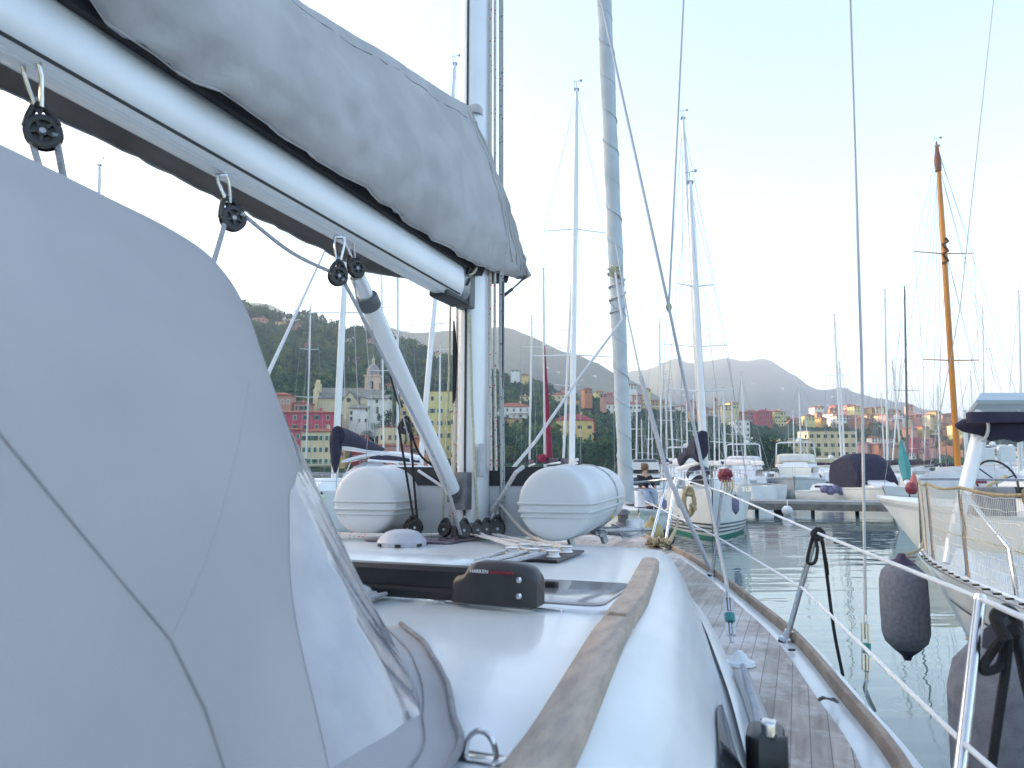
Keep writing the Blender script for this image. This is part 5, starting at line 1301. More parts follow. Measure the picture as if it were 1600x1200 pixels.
# ---- mast
MT = B(4.927, 0, -.42)
def mring(z, k=1.0, da=0.0):
    pts = []
    for i in range(28):
        t = 2*pi*i/28; ca, sa = cos(t), sin(t)
        pts.append(B(4.927 + da + .118*k*(abs(ca)**.85)*(1 if ca > 0 else -1), .09*k*(abs(sa)**.8)*(1 if sa > 0 else -1), z))
    return pts
m = MB(); m.loft([mring(z) for z in (-.41, .5, 2, 5, 9, 14)], closed=True, caps=True); mast = m.build('mast', alu_w, yacht)
m = MB(); m.bar(B(4.927 - .1185, -.002, -.38), B(4.927 - .1185, -.002, 9), .012, .012, up=BX); m.build('mast_track', groove, mast)
m = MB(); m.loft([mring(-.41, 1.35), mring(-.33, 1.3), mring(-.31, 1.1)], closed=True, caps=True); m.build('mast_collar', steel_d, mast)
m = MB(); m.rbox(B(4.77, .0, -.12), (.085, .11, .22), .015, RotB, 2); vb = m.build('vang_bracket', steel_d, mast)
m = MB(); m.box(B(4.70, -.03, -.15), (.04, .08, .07), RotB); m.build('vang_fork', steel_d, vb, bevel=.006)
m = MB(); m.box(B(4.82, .102, .06), (.02, .05, .20), RotB); m.build('cleat_box', greyplas, mast, bevel=.005)
m = MB(); m.box(B(4.80, .0, 1.12), (.10, .10, .26), RotB); gk = m.build('gooseneck', mk('gooseneck_metal', (.13, .135, .14), .4, metal=.5), mast, bevel=.008)
# halyards down the mast
for (a, b, z1, mt_, r) in ((4.93, .108, 3.6, rope_red, .011), (4.96, .128, 3.6, rope_red, .0095), (5.00, .150, 3.6, rope_dark, .010), (5.02, .157, 3.6, rope_dark, .007), (4.93, -.115, 1.05, rope_red, .010), (4.98, -.145, 1.05, rope_red, .011), (4.90, -.16, 1.05, rope_y, .007)):
    zl = -.36 if b < 0 or mt_ is not rope_red else .0
    m = MB(); m.tube([B(a - .02, b*1.15, zl), B(a, b, .6), B(a, b*.96, z1)], r, 7); m.build('halyard', mt_, mast)
m = MB(); m.tube([B(4.79, .03, .95), B(4.79, .05, .4), B(4.80, .085, -.3), B(4.80, .10, -.37)], .008, 6); m.build('halyard', rope_y, mast)
m = MB(); m.bar(B(5.02, .15, -.35), B(5.02, .157, 1.2), .016, .02, up=BX); m.build('shroud_cover', steel_d, mast)
m = MB(); pts = [(4.9, -.135, .95), (4.9, -.11, .75), (4.9, -.12, .45), (4.9, -.135, .42), (4.9, -.135, .95)]; m.prism([B(*p) for p in pts], AX*.02); m.build('black_strap', blackcloth, mast, smooth=False)
def pulley(c, axis, up, R_, mat=black, parent=None, th=.35, name='block', spokes=True):
    """sheave block: two cheeks (ring, spokes, hub and two arms up to the head), sheave between; one mesh"""
    ax = V(axis).normalized(); u_ = V(up); u_ = (u_ - ax*u_.dot(ax)).normalized(); s_ = ax.cross(u_)
    m = MB(); c = V(c); n = 24
    def ringp(off, r): return [c + ax*off + s_*sin(2*pi*i/n)*r - u_*cos(2*pi*i/n)*r for i in range(n)]
    for sg in (-1, 1):
        o0, o1 = sg*R_*th*.6, sg*R_*th*1.05
        m.mat(0); m.loft([ringp(o0, R_), ringp(o1, R_*.97), ringp(o1*1.08, R_*.88), ringp(o1*1.08, R_*.66), ringp(o1, R_*.60), ringp(o0, R_*.60)], closed=True, flip=sg < 0)
        for k in range(5 if spokes else 0):
            t = 2*pi*k/5 + .3; d = s_*sin(t) - u_*cos(t); p = c + ax*sg*R_*th*.9
            m.bar(p + d*R_*.2, p + d*R_*.7, R_*.17, R_*th*.3, up=ax)
        if not spokes: m.lathe(c + ax*sg*R_*th*.7, ax*sg, [(0, R_*.7), (R_*th*.3, R_*.7)], 16)
        m.lathe(c + ax*sg*R_*th*.6, ax*sg, [(0, R_*.32), (R_*th*.45, R_*.30)], 12)
        m.mat(1); m.lathe(c + ax*sg*R_*th*1.02, ax*sg, [(0, R_*.19), (R_*.07, R_*.16)], 12)
        m.mat(0)
        for sd_ in (-1, 1):
            a = c + ax*sg*R_*th*.85 + s_*sd_*R_*.84 + u_*R_*.30; b = c + ax*sg*R_*th*.6 + s_*sd_*R_*.26 + u_*R_*1.48
            m.tube([a, (a+b)/2 + s_*sd_*R_*.07, b], [R_*.17, R_*.15, R_*.17], 8)
        m.bar(c + ax*sg*R_*th*.8 + u_*R_*.85, c + ax*sg*R_*th*.65 + u_*R_*1.4, R_*.2, R_*th*.3, up=ax)
    m.mat(2); m.lathe(c - ax*R_*th*.55, ax, [(0, R_*.88), (R_*th*.55, R_*.74), (R_*th*1.1, R_*.88)], 24)
    m.mat(0); m.lathe(c + u_*R_*1.32, u_, [(0, R_*.36), (R_*.1, R_*.42), (R_*.34, R_*.38), (R_*.46, R_*.2)], 12)
    m.mat(1); m.lathe(c + u_*R_*1.7, u_, [(0, R_*.14), (R_*.35, R_*.14)], 8)
    return m.build(name, [mat, greyplas, groove], parent)
def shackle(p0, p1, r, parent, side):
    p0, p1 = V(p0), V(p1); s_ = V(side).normalized()*(p1-p0).length*.17; m = MB()
    m.tube([p0 + s_, p0 + (p1-p0)*.3 + s_*1.1, p1 + s_*.4, p1 - s_*.4, p0 + (p1-p0)*.3 - s_*1.1, p0 - s_], r, 7)
    m.tube([p0 + s_*1.4, p0 - s_*1.4], r*1.15, 7)
    return m.build('shackle', steel, parent)
# ---- boom
def bz(a): return 1.0 + .055*(4.6 - a)/2.7
def boomring(a, k=1.0):
    out = []
    for i in range(28):
        t = 2*pi*i/28; c_, s_ = cos(t), sin(t)
        out.append(B(a, .082*k*abs(c_)**.82*(1 if c_ > 0 else -1), bz(a) + .118 + .118*k*abs(s_)**.82*(1 if s_ > 0 else -1)))
    return out
m = MB(); m.loft([boomring(a) for a in (4.62, 3.5, 2.5, 1.5, .5, -.8)], closed=True, caps=True); boom = m.build('boom', alu_w, yacht, angle=50)
m = MB()
for sg in (1,):
    m.tube([B(a, sg*.060, bz(a) + .030) for a in (4.58, 3, 1.5, -.8)], .006, 6)
m.build('boom_slot', groove, boom)
m = MB(); m.tube([B(a, .036, bz(a) + .004) for a in (4.58, 3, 1.5, -.8)], .0075, 6); m.build('boom_bead', alu, boom)
m = MB(); rr = [boomring(4.60, 1.02), boomring(4.66, 1.03), boomring(4.70, .93), boomring(4.74, .6)]; m.loft(rr, closed=True, caps=True); cap = m.build('boom_end_casting', mk('end_casting', (.33, .35, .36), .35, metal=.6, var=.2, scale=15), boom, angle=50)
m = MB(); rr = [[B(a, y*.072, bz(4.6) - .016 + z) for y, z in ((-.8, .014), (-.6, .0), (.6, 0), (.8, .014), (.75, .05), (-.75, .05))] for a in (4.42, 4.70)]; m.loft(rr, closed=True, caps=True); m.build('reef_line_box', groove, boom)
for k, (y, z) in enumerate(((.05, .16), (.062, .09))):
    m = MB(); m.bar(B(4.62, .0805, bz(4.6) + z), B(4.66, .0805, bz(4.6) + z + .05), .008, .03, up=BX); m.build('sheave_slot', groove, cap)
# blocks under the boom
blk = []
for (us, vs, ub, vb_, Rp, b_) in ((48, 112, 68, 208, .047, .03), (347, 288, 364, 342, .046, .03), (531, 385, 528, 432, .043, .04), (545, 388, 557, 420, .041, .02)):
    top = OB(us, vs - 14, b_); c = OB(ub, vb_, b_); axis = BX*1.0 - AX*(.9 if ub < 100 else .55) if ub != 556 else BX - AX*1.2
    pl = pulley(c, axis, top - c, Rp*(1 if ub != 556 else 1.05), black, boom); shackle(top, c + (top-c)*.38, .006, boom, AX*.6 + BX); blk.append(c)
b1, b2, b3, b4 = blk
def rope(pts, r, mt_, name='mainsheet', parent=None, n=7):
    m = MB(); (m.rope if len(pts) > 2 else m.tube)(pts, r, n); return m.build(name, mt_, parent or boom)
rope([b1 + V((-.03, 0, -.02)), OB(63, 265, .05), OB(80, 330, .12)], .009, rope_g); rope([b1 + V((.032, 0, 0)), OB(101, 285, .03), OB(112, 350, .08)], .010, rope_g)
rope([b2 + V((.03, 0, .02)), (b2+b3)/2 + V((0, 0, -.006)), b3 + V((-.03, 0, .02))], .008, rope_g)
rope([b2 + V((-.025, 0, 0)), OB(345, 372, .05), OB(325, 440, .12)], .009, rope_g)
rope([b3 + V((.02, 0, -.01)), OB(600, 560, .06), OB(690, 740, .10), B(4.62, .06, -.36)], .0085, rope_g)
rope([b4 + V((-.02, 0, .0)), OB(566, 500, -.02), OB(600, 545, -.03), OB(640, 690, -.05)], .004, wire)
# vang strut
va, vb2 = OB(562, 440, 0), B(4.70, -.02, -.14)
m = MB(); d = (vb2-va); m.tube([va + d*.07, va + d*.97], .046, 16); vang = m.build('vang_strut', alu_w, yacht)
m = MB(); m.tube([va - d*.02, va + d*.10], .036, 14); m.build('vang_piston', alu, vang)
m = MB(); m.tube([va + d*.055, va + d*.062, va + d*.095, va + d*.10], [.050, .054, .054, .050], 16); m.build('vang_collar', mk('vang_collar_rubber', (.09, .10, .11), .5), vang)
m = MB(); m.tube([vb2 - d*.04, vb2], .04, 12); m.build('vang_foot', steel_d, vang)
# black tackle under the vang
kb = OB(632, 668, -.25)
tk = pulley(kb, BX*.8 - AX, (0.2, 0, 1), .040, black, yacht, name='vang_block'); kb2 = B(4.60, -.22, -.33)
rope([kb + V((-.02, 0, .12)), OB(618, 612, -.25), OB(606, 560, -.2)], .012, blackr, 'tackle_line', vang)
for o in (-.03, .035): rope([kb + V((o, 0, -.02)), kb*.5 + kb2*.5 + V((o*.6, 0, 0)), kb2 + V((o*.3, 0, .03))], .007, rope_b, 'tackle_line', vang)
rope([kb + V((.03, 0, .0)), OB(660, 715, -.2), OB(708, 745, -.05)], .007, rope_b, 'tackle_line', vang)
pulley(kb2, BX*.2 - AX, (-.3, 0, 1), .044, black, yacht, name='foot_block', spokes=False)
for (a, b, s_) in ((4.70, -.08, .04), (4.66, .06, .042), (4.78, .15, .04), (4.82, .2, .05), (4.72, .12, .036), (4.66, -.3, .034)):
    pulley(B(a, b, -.345), V((.3, -1, .2)) if b > 0 else V((-.4, -1, .1)), (0.1, .1, 1), s_, black, yacht, name='foot_block', spokes=False)
for k in range(5): rope([B(4.66 - .03*k, -.1 - .05*k, -.37), B(4.4 + .05*k, -.6 - .1*k, -.385), B(4.2 + .08*k, -1.2 - .1*k, -.395)], .009, rope_red, 'reef_line', coach)
rope([B(4.75, .12, -.36), B(4.5, .3, -.37), B(4.2, .55, -.375)], .008, rope_w, 'reef_line', coach)
rope([B(5.0, .14, -.2), B(4.75, .42, -.36), B(4.45, .72, -.39)], .009, rope_red, 'jib_car_line', coach)

# ---- sail cover
ztop = [(-1, 1.62), (1, 1.74), (2, 1.83), (3.07, 1.945), (3.78, 2.10), (4.52, 2.245), (4.86, 2.31), (4.98, 2.22), (5.15, 1.93), (5.38, 1.60), (5.56, 1.40)]
zlow = [(-1, 1.32), (1.9, 1.275), (2.24, 1.235), (3.0, 1.23), (3.53, 1.225), (4.2, 1.215), (4.6, 1.22), (5.0, 1.25), (5.56, 1.345)]
wid = [(-1, .20), (2, .215), (3.5, .205), (4.5, .185), (5.0, .18), (5.35, .172), (5.5, .15), (5.56, .10)]
def cover_pt(a, s):
    """s from -1 (port hem) over the top 0 to +1 (starboard hem)"""
    zt, zl, w_ = smooth(ztop, a), smooth(zlow, a) if s > 0 else interp([(-1, 1.10), (2, 1.085), (4.0, 1.035), (4.4, 1.10), (4.7, 1.16), (5.5, 1.345)], a), smooth(wid, a)
    t = abs(s); sg = 1 if s >= 0 else -1
    y = (1 if sg > 0 else 1 + .55*max(0, t - .6)/.4)*interp([(0, .0), (.06, .10), (.25, .42), (.45, .80), (.62, .98), (.78, 1.02), (.92, .82), (1, .62)], t)
    zz = zt + (zl - zt)*interp([(0, 0), (.06, .015), (.25, .2), (.45, .43), (.62, .62), (.78, .80), (.92, .95), (1, 1)], t)
    p = B(a, sg*w_*y, zz)
    n1 = noise.noise(V((a*2.2 + t*1.5, t*3.1*sg, 1.7))); n2 = noise.noise(V((a*5.5 - zz*5, t*2.2 + 5*sg, 4.2))); n3 = noise.noise(V((a*11 + zz*9, t*2.0, 7.7 + sg)))
    n2 = (1 - abs(n2)*2.2)
    fr_ = min(1, max(0, (a-3.2)/1.2)); n4 = noise.noise(V((a*13, zz*2.2, 9.1 + sg)))
    k = min(1, t*4)*(.014*n1 + .013*n2 + .006*n3 + .007*n4*(.3 + fr_) + (.012*noise.noise(V((a*14, 3.3, sg))) if t > .85 else 0))
    # a gathered tuck low on the starboard side
    d2 = ((a - 2.3)/.35)**2 + ((t - .86)/.16)**2
    if sg > 0: k -= .020*exp(-d2)*(1 + .8*sin(a*26 + t*14))
    return p + BX*sg*k*1.6 + V((0, 0, k*.3))
sv = [-1 + 2*i/64 for i in range(65)]
rows = [[cover_pt(a, s) for s in sv] for a in [-1 + 6.56*(i/130) for i in range(131)]]
m = MB(); m.loft(rows, closed=False); n_ = len(m.v); cover = m.build('sail_cover', canvas_cover, yacht, angle=180, solid=.006)
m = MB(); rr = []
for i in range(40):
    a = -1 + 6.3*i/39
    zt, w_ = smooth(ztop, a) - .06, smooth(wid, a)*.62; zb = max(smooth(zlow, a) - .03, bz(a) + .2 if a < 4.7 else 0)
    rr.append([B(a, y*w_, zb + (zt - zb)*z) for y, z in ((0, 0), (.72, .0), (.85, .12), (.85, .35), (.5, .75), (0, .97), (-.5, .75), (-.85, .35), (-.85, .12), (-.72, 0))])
m.loft(rr, closed=True, caps=True); m.build('cover_lining_and_shade', lining_shade, cover)  # dark fill: black lining near the mast, soft shade painted solid farther aft
def seam(fn, r, mt_, parent, name='seam'):
    m = MB(); m.tube(fn, r, 6); return m.build(name, mt_, parent)
seam([cover_pt(a, .16) + BX*.002 + V((0, 0, .003)) for a in [-1 + 5.7*i/70 for i in range(71)]], .0022, piping, cover)
seam([cover_pt(a, 1.0) for a in [-1 + 6.4*i/80 for i in range(81)]], .004, canvas_cover, cover, 'hem')
for k in range(6):     # folds of the flap that laces round the mast
    a0 = 4.72 + .05*k
    m = MB(); m.tube([cover_pt(a0 + .28*t + .05*k*t, .10 + .75*t + .02*k) + BX*.004 for t in [i/14 for i in range(15)]], [.003 + .011*sin(pi*i/14) for i in range(15)], 6); m.build('fold', canvas_cover, cover)
m = MB(); m.rbox(B(4.86, .03, 2.29), (.10, .13, .06), .03, RotB); m.build('cover_collar', canvas_cover, cover)
bc = Z(790, 460, .0); bc = P(792, 458, 4.95)
m = MB(); m.bar(P(822, 432, 5.0), P(800, 452, 4.95), .05, .006); m.bar(P(800, 452, 4.95), P(786, 463, 4.93), .032, .022); m.box(P(786, 463, 4.93), (.02, .03, .045)); m.build('buckle', black, cover, smooth=False)
rope([P(722, 425, 4.36), P(733, 430, 4.30), P(742, 424, 4.32), P(745, 416, 4.4)], .008, rope_y, 'lashing', cover)

# ---- sprayhood
mainb = [(1.92, 0, .79), (1.93, .4, .61 + .01), (1.87, .7, .475), (1.82, .85, .376), (1.78, .95, .272), (1.71, 1.05, .153), (1.70, 1.10, .04), (1.74, 1.17, -.17), (1.80, 1.28, -.405)]
aftb = [(.25, 0, .74), (.25, .4, .69), (.25, .78, .56), (.25, .98, .43), (.25, 1.12, .30), (.25, 1.22, .16), (.25, 1.30, .03), (.25, 1.38, -.15), (.25, 1.46, -.405)]
base = [(2.30, 0, -.385), (2.29, .35, -.385), (2.27, .66, -.395), (2.24, .83, -.4), (2.20, .96, -.4), (2.15, 1.06, -.403), (2.07, 1.13, -.405), (1.95, 1.22, -.405), (1.80, 1.30, -.405)]
def resamp(tab, t):
    x = t*(len(tab)-1); 
    return V([smooth([(i, p[k]) for i, p in enumerate(tab)], x) for k in range(3)])
NS, NT = 110, 90
def sh_pt(s, t):
    """s 0 aft .. .5 main bow .. 1 base on the roof; t 0 centre .. 1 starboard edge"""
    if s <= .5:
        k = s/.5; p = resamp(aftb, t).lerp(resamp(mainb, t), k); bulge = sin(pi*k)*.012*cos(pi*t)
        p = p + V((0, bulge, bulge*.5))
    else:
        k = (s-.5)/.5; p = resamp(mainb, t).lerp(resamp(base, t), k); bl = .02*sin(pi*k); p = p - V((bl*.25, bl*.1, bl*.3))
    a, b, z = p
    w = noise.noise(V((a*2.0, b*2.2, z*2.0 + 3)))*.007 + noise.noise(V((a*.9, b*.8, z*1.1 + 8)))*.012
    fold = 0
    if t > .62:
        q = (t-.62)/.38; fold = .016*sin((a*3.1 - z*2.6)*4.2 + 2*noise.noise(V((a*3, z*3, 1))))*q*max(0, 1 - abs(s-.44)/.22)
    ts = interp([(.15, .55), (.33, .755), (.35, .825), (.377, .89), (.385, .97), (.40, 1.1)], s); rec = -.014/(1 + exp(-(t - ts)*45)) if s < .5 else 0
    rec *= 1 if s < .44 else max(0, (.5 - s)/.06)
    return V((a, b + w + fold + rec, z + w*.6 - fold*.3))
def shB(s, t, off=0.0, sg=1):
    p = sh_pt(s, t)
    if off:
        e = .004; du = sh_pt(min(s+e, 1), t) - sh_pt(max(s-e, 0), t); dv = sh_pt(s, min(t+e, 1)) - sh_pt(s, max(t-e, 0)); n = dv.cross(du)
        if n.length > 1e-9:
            n.normalize()
            if n.y < 0: n = -n
            p = p + n*off
    return B(p.x, sg*p.y, p.z)
for_b = []
tv_ = [i/NT for i in range(NT+1)]
m = MB(); m.loft([[shB(i/NS, t, 0, -1) for t in tv_[::-1][:-1]] + [shB(i/NS, t) for t in tv_] for i in range(NS+1)], closed=False)
from mathutils.bvhtree import BVHTree
bvh = BVHTree.FromPolygons(m.v, m.f)
hood = m.build('sprayhood', canvas, yacht, angle=180, solid=.004)
for_b = None
ncol = 2*NT
def hit(u, v):
    loc, nor, idx, dist = bvh.ray_cast(V((0, 0, CAMZ)), ray(u, v).normalized())
    return loc, nor, idx
def st(u, v):
    loc, nor, idx = hit(u, v)
    if idx is None: return None
    i, j = divmod(idx, ncol); return (i + .5)/NS, (j + .5 - NT)/NT
def pixseam(pts, r, n=8, mt_=piping, lift=.002, name='seam'):
    out = []
    for (u0, v0), (u1, v1) in zip(pts, pts[1:]):
        for k in range(n):
            loc, nor, idx = hit(u0 + (u1-u0)*k/n, v0 + (v1-v0)*k/n)
            if loc is not None:
                if nor.dot(loc - V((0, 0, CAMZ))) > 0: nor = -nor
                out.append(loc + nor*lift)
    if len(out) > 2: seam(out, r, mt_, hood, name)
pixseam([(-80, 590), (0, 682), (130, 840), (265, 1000), (320, 1110), (360, 1240)], .0016)
pixseam([(388, 600), (370, 700), (345, 800), (315, 890), (265, 1000)], .0009, mt_=canvas)
# clear window panel
if True:
    rows = []
    for i in range(70):
        t = .30 + .69*i/69; sl = interp([(.3, .60), (.70, .60), (.76, .54), (.80, .49), (.86, .468), (.99, .425)], t); rows.append([])
        for j in range(60):
            s = sl + (.965 - sl)*j/59
            p = sh_pt(s, t); edge = min(1, 7*min(i/69, 1 - i/69, j/59, 1 - j/59))
            q = p.x*.75 + p.z*.65            # pulls run along the slope of the panel
            cr = edge*(.013*abs(noise.noise(V((t*9 + q*1.5, q*1.6, 1.0)))) + .011*noise.noise(V((t*26 + q*2, q*2.2, 2))) + .005*(1 - abs(2.4*noise.noise(V((t*17 - q*3, q*1.4, 8))))) + .002*noise.noise(V((p.y*40, q*20, 5))))
            rows[-1].append(shB(s, t, .003 + cr))
    m = MB(); m.loft(rows, closed=False)
    vin = mk('window_vinyl', (.36, .36, .39), .07, col2=(.24, .24, .27), scale=5, spec=1.0, bump=.45, bscale=7, detail=7, coat=.5)
    m.build('window_panel', vin, hood, angle=180)
# canvas skirt lying on the coachroof
sk_in = [(2.26, .84), (2.14, .98), (2.04, 1.05), (1.93, 1.12), (1.80, 1.18), (1.6, 1.26), (1.2, 1.34), (.5, 1.42)]
sk_out = [(2.44, .905), (2.27, 1.06), (2.12, 1.17), (1.98, 1.262), (1.84, 1.34), (1.68, 1.42), (1.3, 1.47), (.5, 1.53)]
m = MB(); rr = []
for i in range(50):
    x = i/49*7
    pi_, po = [V((smooth([(k, p[0]) for k, p in enumerate(T)], x), smooth([(k, p[1]) for k, p in enumerate(T)], x), 0)) for T in (sk_in, sk_out)]
    rr.append([B(*(pi_.lerp(po, t).xy), roofz(pi_.x, 1.1) + .02*(1-t)**1.5 + .006 + .006*noise.noise(V((x*1.5, t*2, 0))) + (.006 if t > .9 else 0)) for t in [k/10 for k in range(11)]])
m.loft(rr, closed=False); skirt = m.build('skirt', canvas, hood, angle=180, solid=.003)
seam([r[-1] + V((0, 0, .002)) for r in rr], .006, piping, hood, 'skirt_edge')
seam([r[7] + V((0, 0, .003)) for r in rr], .0015, piping, hood, 'skirt_seam')

# ---- furled jib, shrouds, stanchions, lifelines
f0, f1 = P(978, 760, 8.55), P(944, 0, 7.35); fd = f1 - f0
def jr(t): return .085 - .012*t + .004*sin(t*60)
m = MB(); pts = [f0 + fd*(-.03 + 1.6*i/60) for i in range(61)]; m.tube(pts, [jr(i/60) for i in range(61)], 14); fj = m.build('furled_jib', jibcloth, yacht)
m = MB(); x_, y_ = frame_of(fd); pts = []
for k in range(260):
    t = 1.25*k/260; r = jr(t/1.6) + .002; a = t*95; pts.append(f0 + fd*t + (x_*cos(a) + y_*sin(a))*r)
m.tube(pts, .006, 4); m.build('sail_spiral', mk('sail_edge', (.42, .47, .52), .8), fj)
kn = f0 + fd*.455 + V((-.03, -.1, 0))
m = MB(); rg = random.Random(2)
for k in range(5): m.tube([kn + V((rg.uniform(-.08, .08), rg.uniform(-.03, .03), rg.uniform(-.07, .07))) for _ in range(6)], .014, 6)
m.build('sheet_knot', rope_y, fj)
m = MB(); pts = [f0 + fd*(.455 - .09*k/60) + (x_*cos(k*.35) + y_*sin(k*.35))*.093 for k in range(60)]; m.tube(pts, .010, 6); m.build('sheet_wrap', rope_w, fj)
m = MB(); m.lathe(B(9.12, 0, -.62), fd, [(0, .05), (.03, .09), (.05, .06), (.13, .06), (.15, .09), (.18, .05)], 14); m.build('furling_drum', steel_d, fj)
m = MB(); m.tube([kn, P(972, 500, 7.2), P(905, 590, 6.2), P(836, 690, 5.2), P(800, 733, 4.9), P(768, 795, 4.6), P(772, 815, 4.5)], .012, 7); m.build('jib_sheet', rope_w, yacht)
m = MB(); m.tube([P(818, 729, 4.45), P(806, 738, 4.42), P(790, 765, 4.45), P(768, 798, 4.55)], .013, 7); m.build('jib_sheet', rope_w, yacht)
def wires(pts, r, name='shroud', mt_=wire): 
    m = MB(); m.tube(pts, r, 7); return m.build(name, mt_, yacht)
def turnbuckle(p0, p1, r, teal=True):
    p0, p1 = V(p0), V(p1); d = p1 - p0; m = MB()
    m.mat(0).tube([p0, p0 + d*.12, p0 + d*.14], [r*.6, r*.6, r*1.3], 8); m.tube([p0 + d*.86, p0 + d*.88, p1], [r*1.3, r*.6, r*.6], 8)
    x, y = frame_of(d)
    for sg in (-1, 1): m.bar(p0 + d*.14 + x*sg*r*1.05, p0 + d*.86 + x*sg*r*1.05, r*.7, r*.9)
    m.tube([p0 + d*.05, p0 + d*.38], r*.5, 6); m.tube([p0 + d*.62, p0 + d*.95], r*.5, 6)
    if teal: m.mat(1).tube([p0 + d*.40, p0 + d*.56], r*1.5, 8)
    return m.build('turnbuckle', [steel, mk('teal_tape', (.03, .2, .19), .5)], yacht)
cp = B(3.83, 1.63, -.73); k1 = P(1045, 480, 4.05); k2 = P(948, 40, 4.45)
e1, e2 = cp + V((-.03, 0, .06)), P(1134, 905, 3.12)
turnbuckle(e1, P(1137, 925, 3.1), .014); wires([P(1137, 925, 3.1), e2, k1, k2, k2 + (k2-k1)*.8], .0085)
wires([k1, P(1068, 0, 4.3), P(1078, -260, 4.4)], .006)
m = MB(); m.ball(k1, .018, 10, (1, 1, 1.5)); m.build('shroud_roller', rope_y, yacht)
m = MB(); m.lathe(cp + V((0, 0, -.02)), (0, 0, 1), [(0, .062), (.012, .058), (.02, .035), (.035, .025), (.05, .010)], 18); m.build('chain_plate', gel, yacht)
wires([P(962, 380, 6.2), P(982, 500, 6.1), P(1001, 588, 6.0)], .007); wires([P(1001, 588, 6.0), P(1042, 740, 5.75), P(1112, 893, 5.6)], .019, 'shroud_sleeve', greyplas)
s1 = P(1355, 1092, 2.62); wires([P(1352, 965, 2.64), P(1346, 560, 2.75), P(1328, 0, 3.0), P(1318, -260, 3.1)], .0055); turnbuckle(P(1354, 1062, 2.62), P(1352, 960, 2.64), .0105)
m = MB(); m.tube([P(1354, 1062, 2.62), P(1351, 1075, 2.62), P(1357, 1092, 2.62), P(1366, 1110, 2.64)], .008, 6); m.build('toggle', steel, yacht)
wires([P(1001, 588, 6.0), P(1030, 450, 6.2)], .002)
def stanchion(base, top, r=.0125):
    m = MB(); m.tube([base, top], r, 10); m.lathe(base, V(top)-V(base), [(-.01, .034), (.012, .032), (.02, .02), (.05, .019)], 14); m.ball(top, r*1.15, 8)
    return m.build('stanchion', steel, yacht)
tops = []
for (bp, tp) in ((B(4.38, 1.79, -.765), P(1275, 832, 3.40)), (B(6.28, 1.27, -.745), P(1128, 768, 5.35)), (B(2.35, 2.09, -.77), P(1531, 935, 1.66))):
    stanchion(bp, tp); tops.append((bp, tp))
(ba, ta), (bc_, tc_), (bb, tb_) = tops
pb0, pb1 = B(8.55, .42, -.71), B(7.95, .66, -.72)
pt0, pt1 = P(1042, 749, 8.2), P(1056, 746, 7.4)
m = MB(); m.tube([pb0, pt0], .013, 8); m.tube([pb1, pt1], .013, 8); m.tube([pt1, pt0, B(9.3, 0, -.15), B(8.6, -.4, -.15), B(7.9, -.65, -.15)], .013, 8); m.tube([B(8.5, -.42, -.71), B(8.6, -.4, -.15)], .013, 8); m.build('pulpit', steel, yacht)
mid = lambda b, t, f: V(b) + (V(t) - V(b))*f
m = MB(); m.tube([pt1, tc_, ta, tb_, P(1700, 1010, 1.2)], .0062, 7); m.build('lifeline', rope_blue, yacht)
m = MB(); m.tube([mid(pb1, pt1, .75), P(1008, 783, 7.9), mid(bc_, tc_, .46), mid(ba, ta, .50), mid(bb, tb_, .47), P(1700, 1330, 1.1)][1:], .0062, 7); m.build('lifeline', rope_blue, yacht)
# genoa track and car on the side deck, cleat, small deck fittings
m = MB(); pts = [(2.0, 1.865), (2.7, 1.80), (3.3, 1.705), (3.62, 1.65)]
m.loft([[B(a, b + x, zd(a) + .03 + z) for x, z in ((-.028, 0), (-.028, .012), (-.014, .024), (.014, .024), (.028, .012), (.028, 0))] for a, b in pts], closed=True, caps=True); gt = m.build('genoa_track', mk('track_alloy', (.36, .37, .39), .4, metal=.6), yacht)
m = MB()
for k in range(16): 
    a = 2.1 + 1.45*k/15; m.lathe(B(a, interp(pts, a), zd(a) + .0535), (0, 0, 1), [(0, .006), (.0015, .005)], 8)
m.build('track_hole', groove, gt)
cc = B(2.62, 1.775, -.70)
m = MB(); m.rbox(cc + V((0, 0, .03)), (.085, .13, .14), .025, RotB); car = m.build('sheet_car', black, yacht)
m = MB(); m.lathe(cc - BX*.0 + V((0, -.055, .055)), BX, [(-.03, .05), (0, .042), (.03, .05)], 16); m.build('car_sheave', groove, car)
m = MB(); m.rbox(cc + V((-.0, -.03, .105)), (.035, .05, .05), .012, RotB); m.build('car_knob', steel, car)
m = MB(); m.rbox(B(2.33, 1.60, -.66), (.05, .07, .06), .012, RotB); m.build('side_fitting', black, yacht)
m = MB(); m.tube([Z(1280, 1093, -.74), Z(1285, 1090, -.715), Z(1303, 1093, -.715), Z(1308, 1096, -.74)], .006, 7); m.build('deck_cleat', steel_d, yacht)
m = MB(); m.rbox(Z(1237, 1015, -.755), (.03, .012, .008), .004); m.build('deck_drain', black, yacht)
m = MB(); m.tube([Z(1160, 1040, -.72), Z(1180, 1110, -.70), Z(1192, 1190, -.66)], .010, 7); m.build('sheet_tail', rope_g, yacht)
bowc = B(7.75, .62, -.70)
m = MB(); rg = random.Random(4)
for k in range(4): m.tube([bowc + V((rg.uniform(-.11, .11), rg.uniform(-.15, .15), .0 + rg.uniform(.0, .07))) for _ in range(8)], .018, 7)
tag(m.build('mooring_rope', rope_t, base=bowc), 'tan mooring rope knotted round our bow cleat', 'rope')
m = MB(); rg = random.Random(8)
for k in range(4):
    c = P(955, 832, 5.0); m.tube([c + V((rg.uniform(-.2, .25), rg.uniform(-.2, .3), rg.uniform(-.03, .05))) for _ in range(7)], .009, 6)
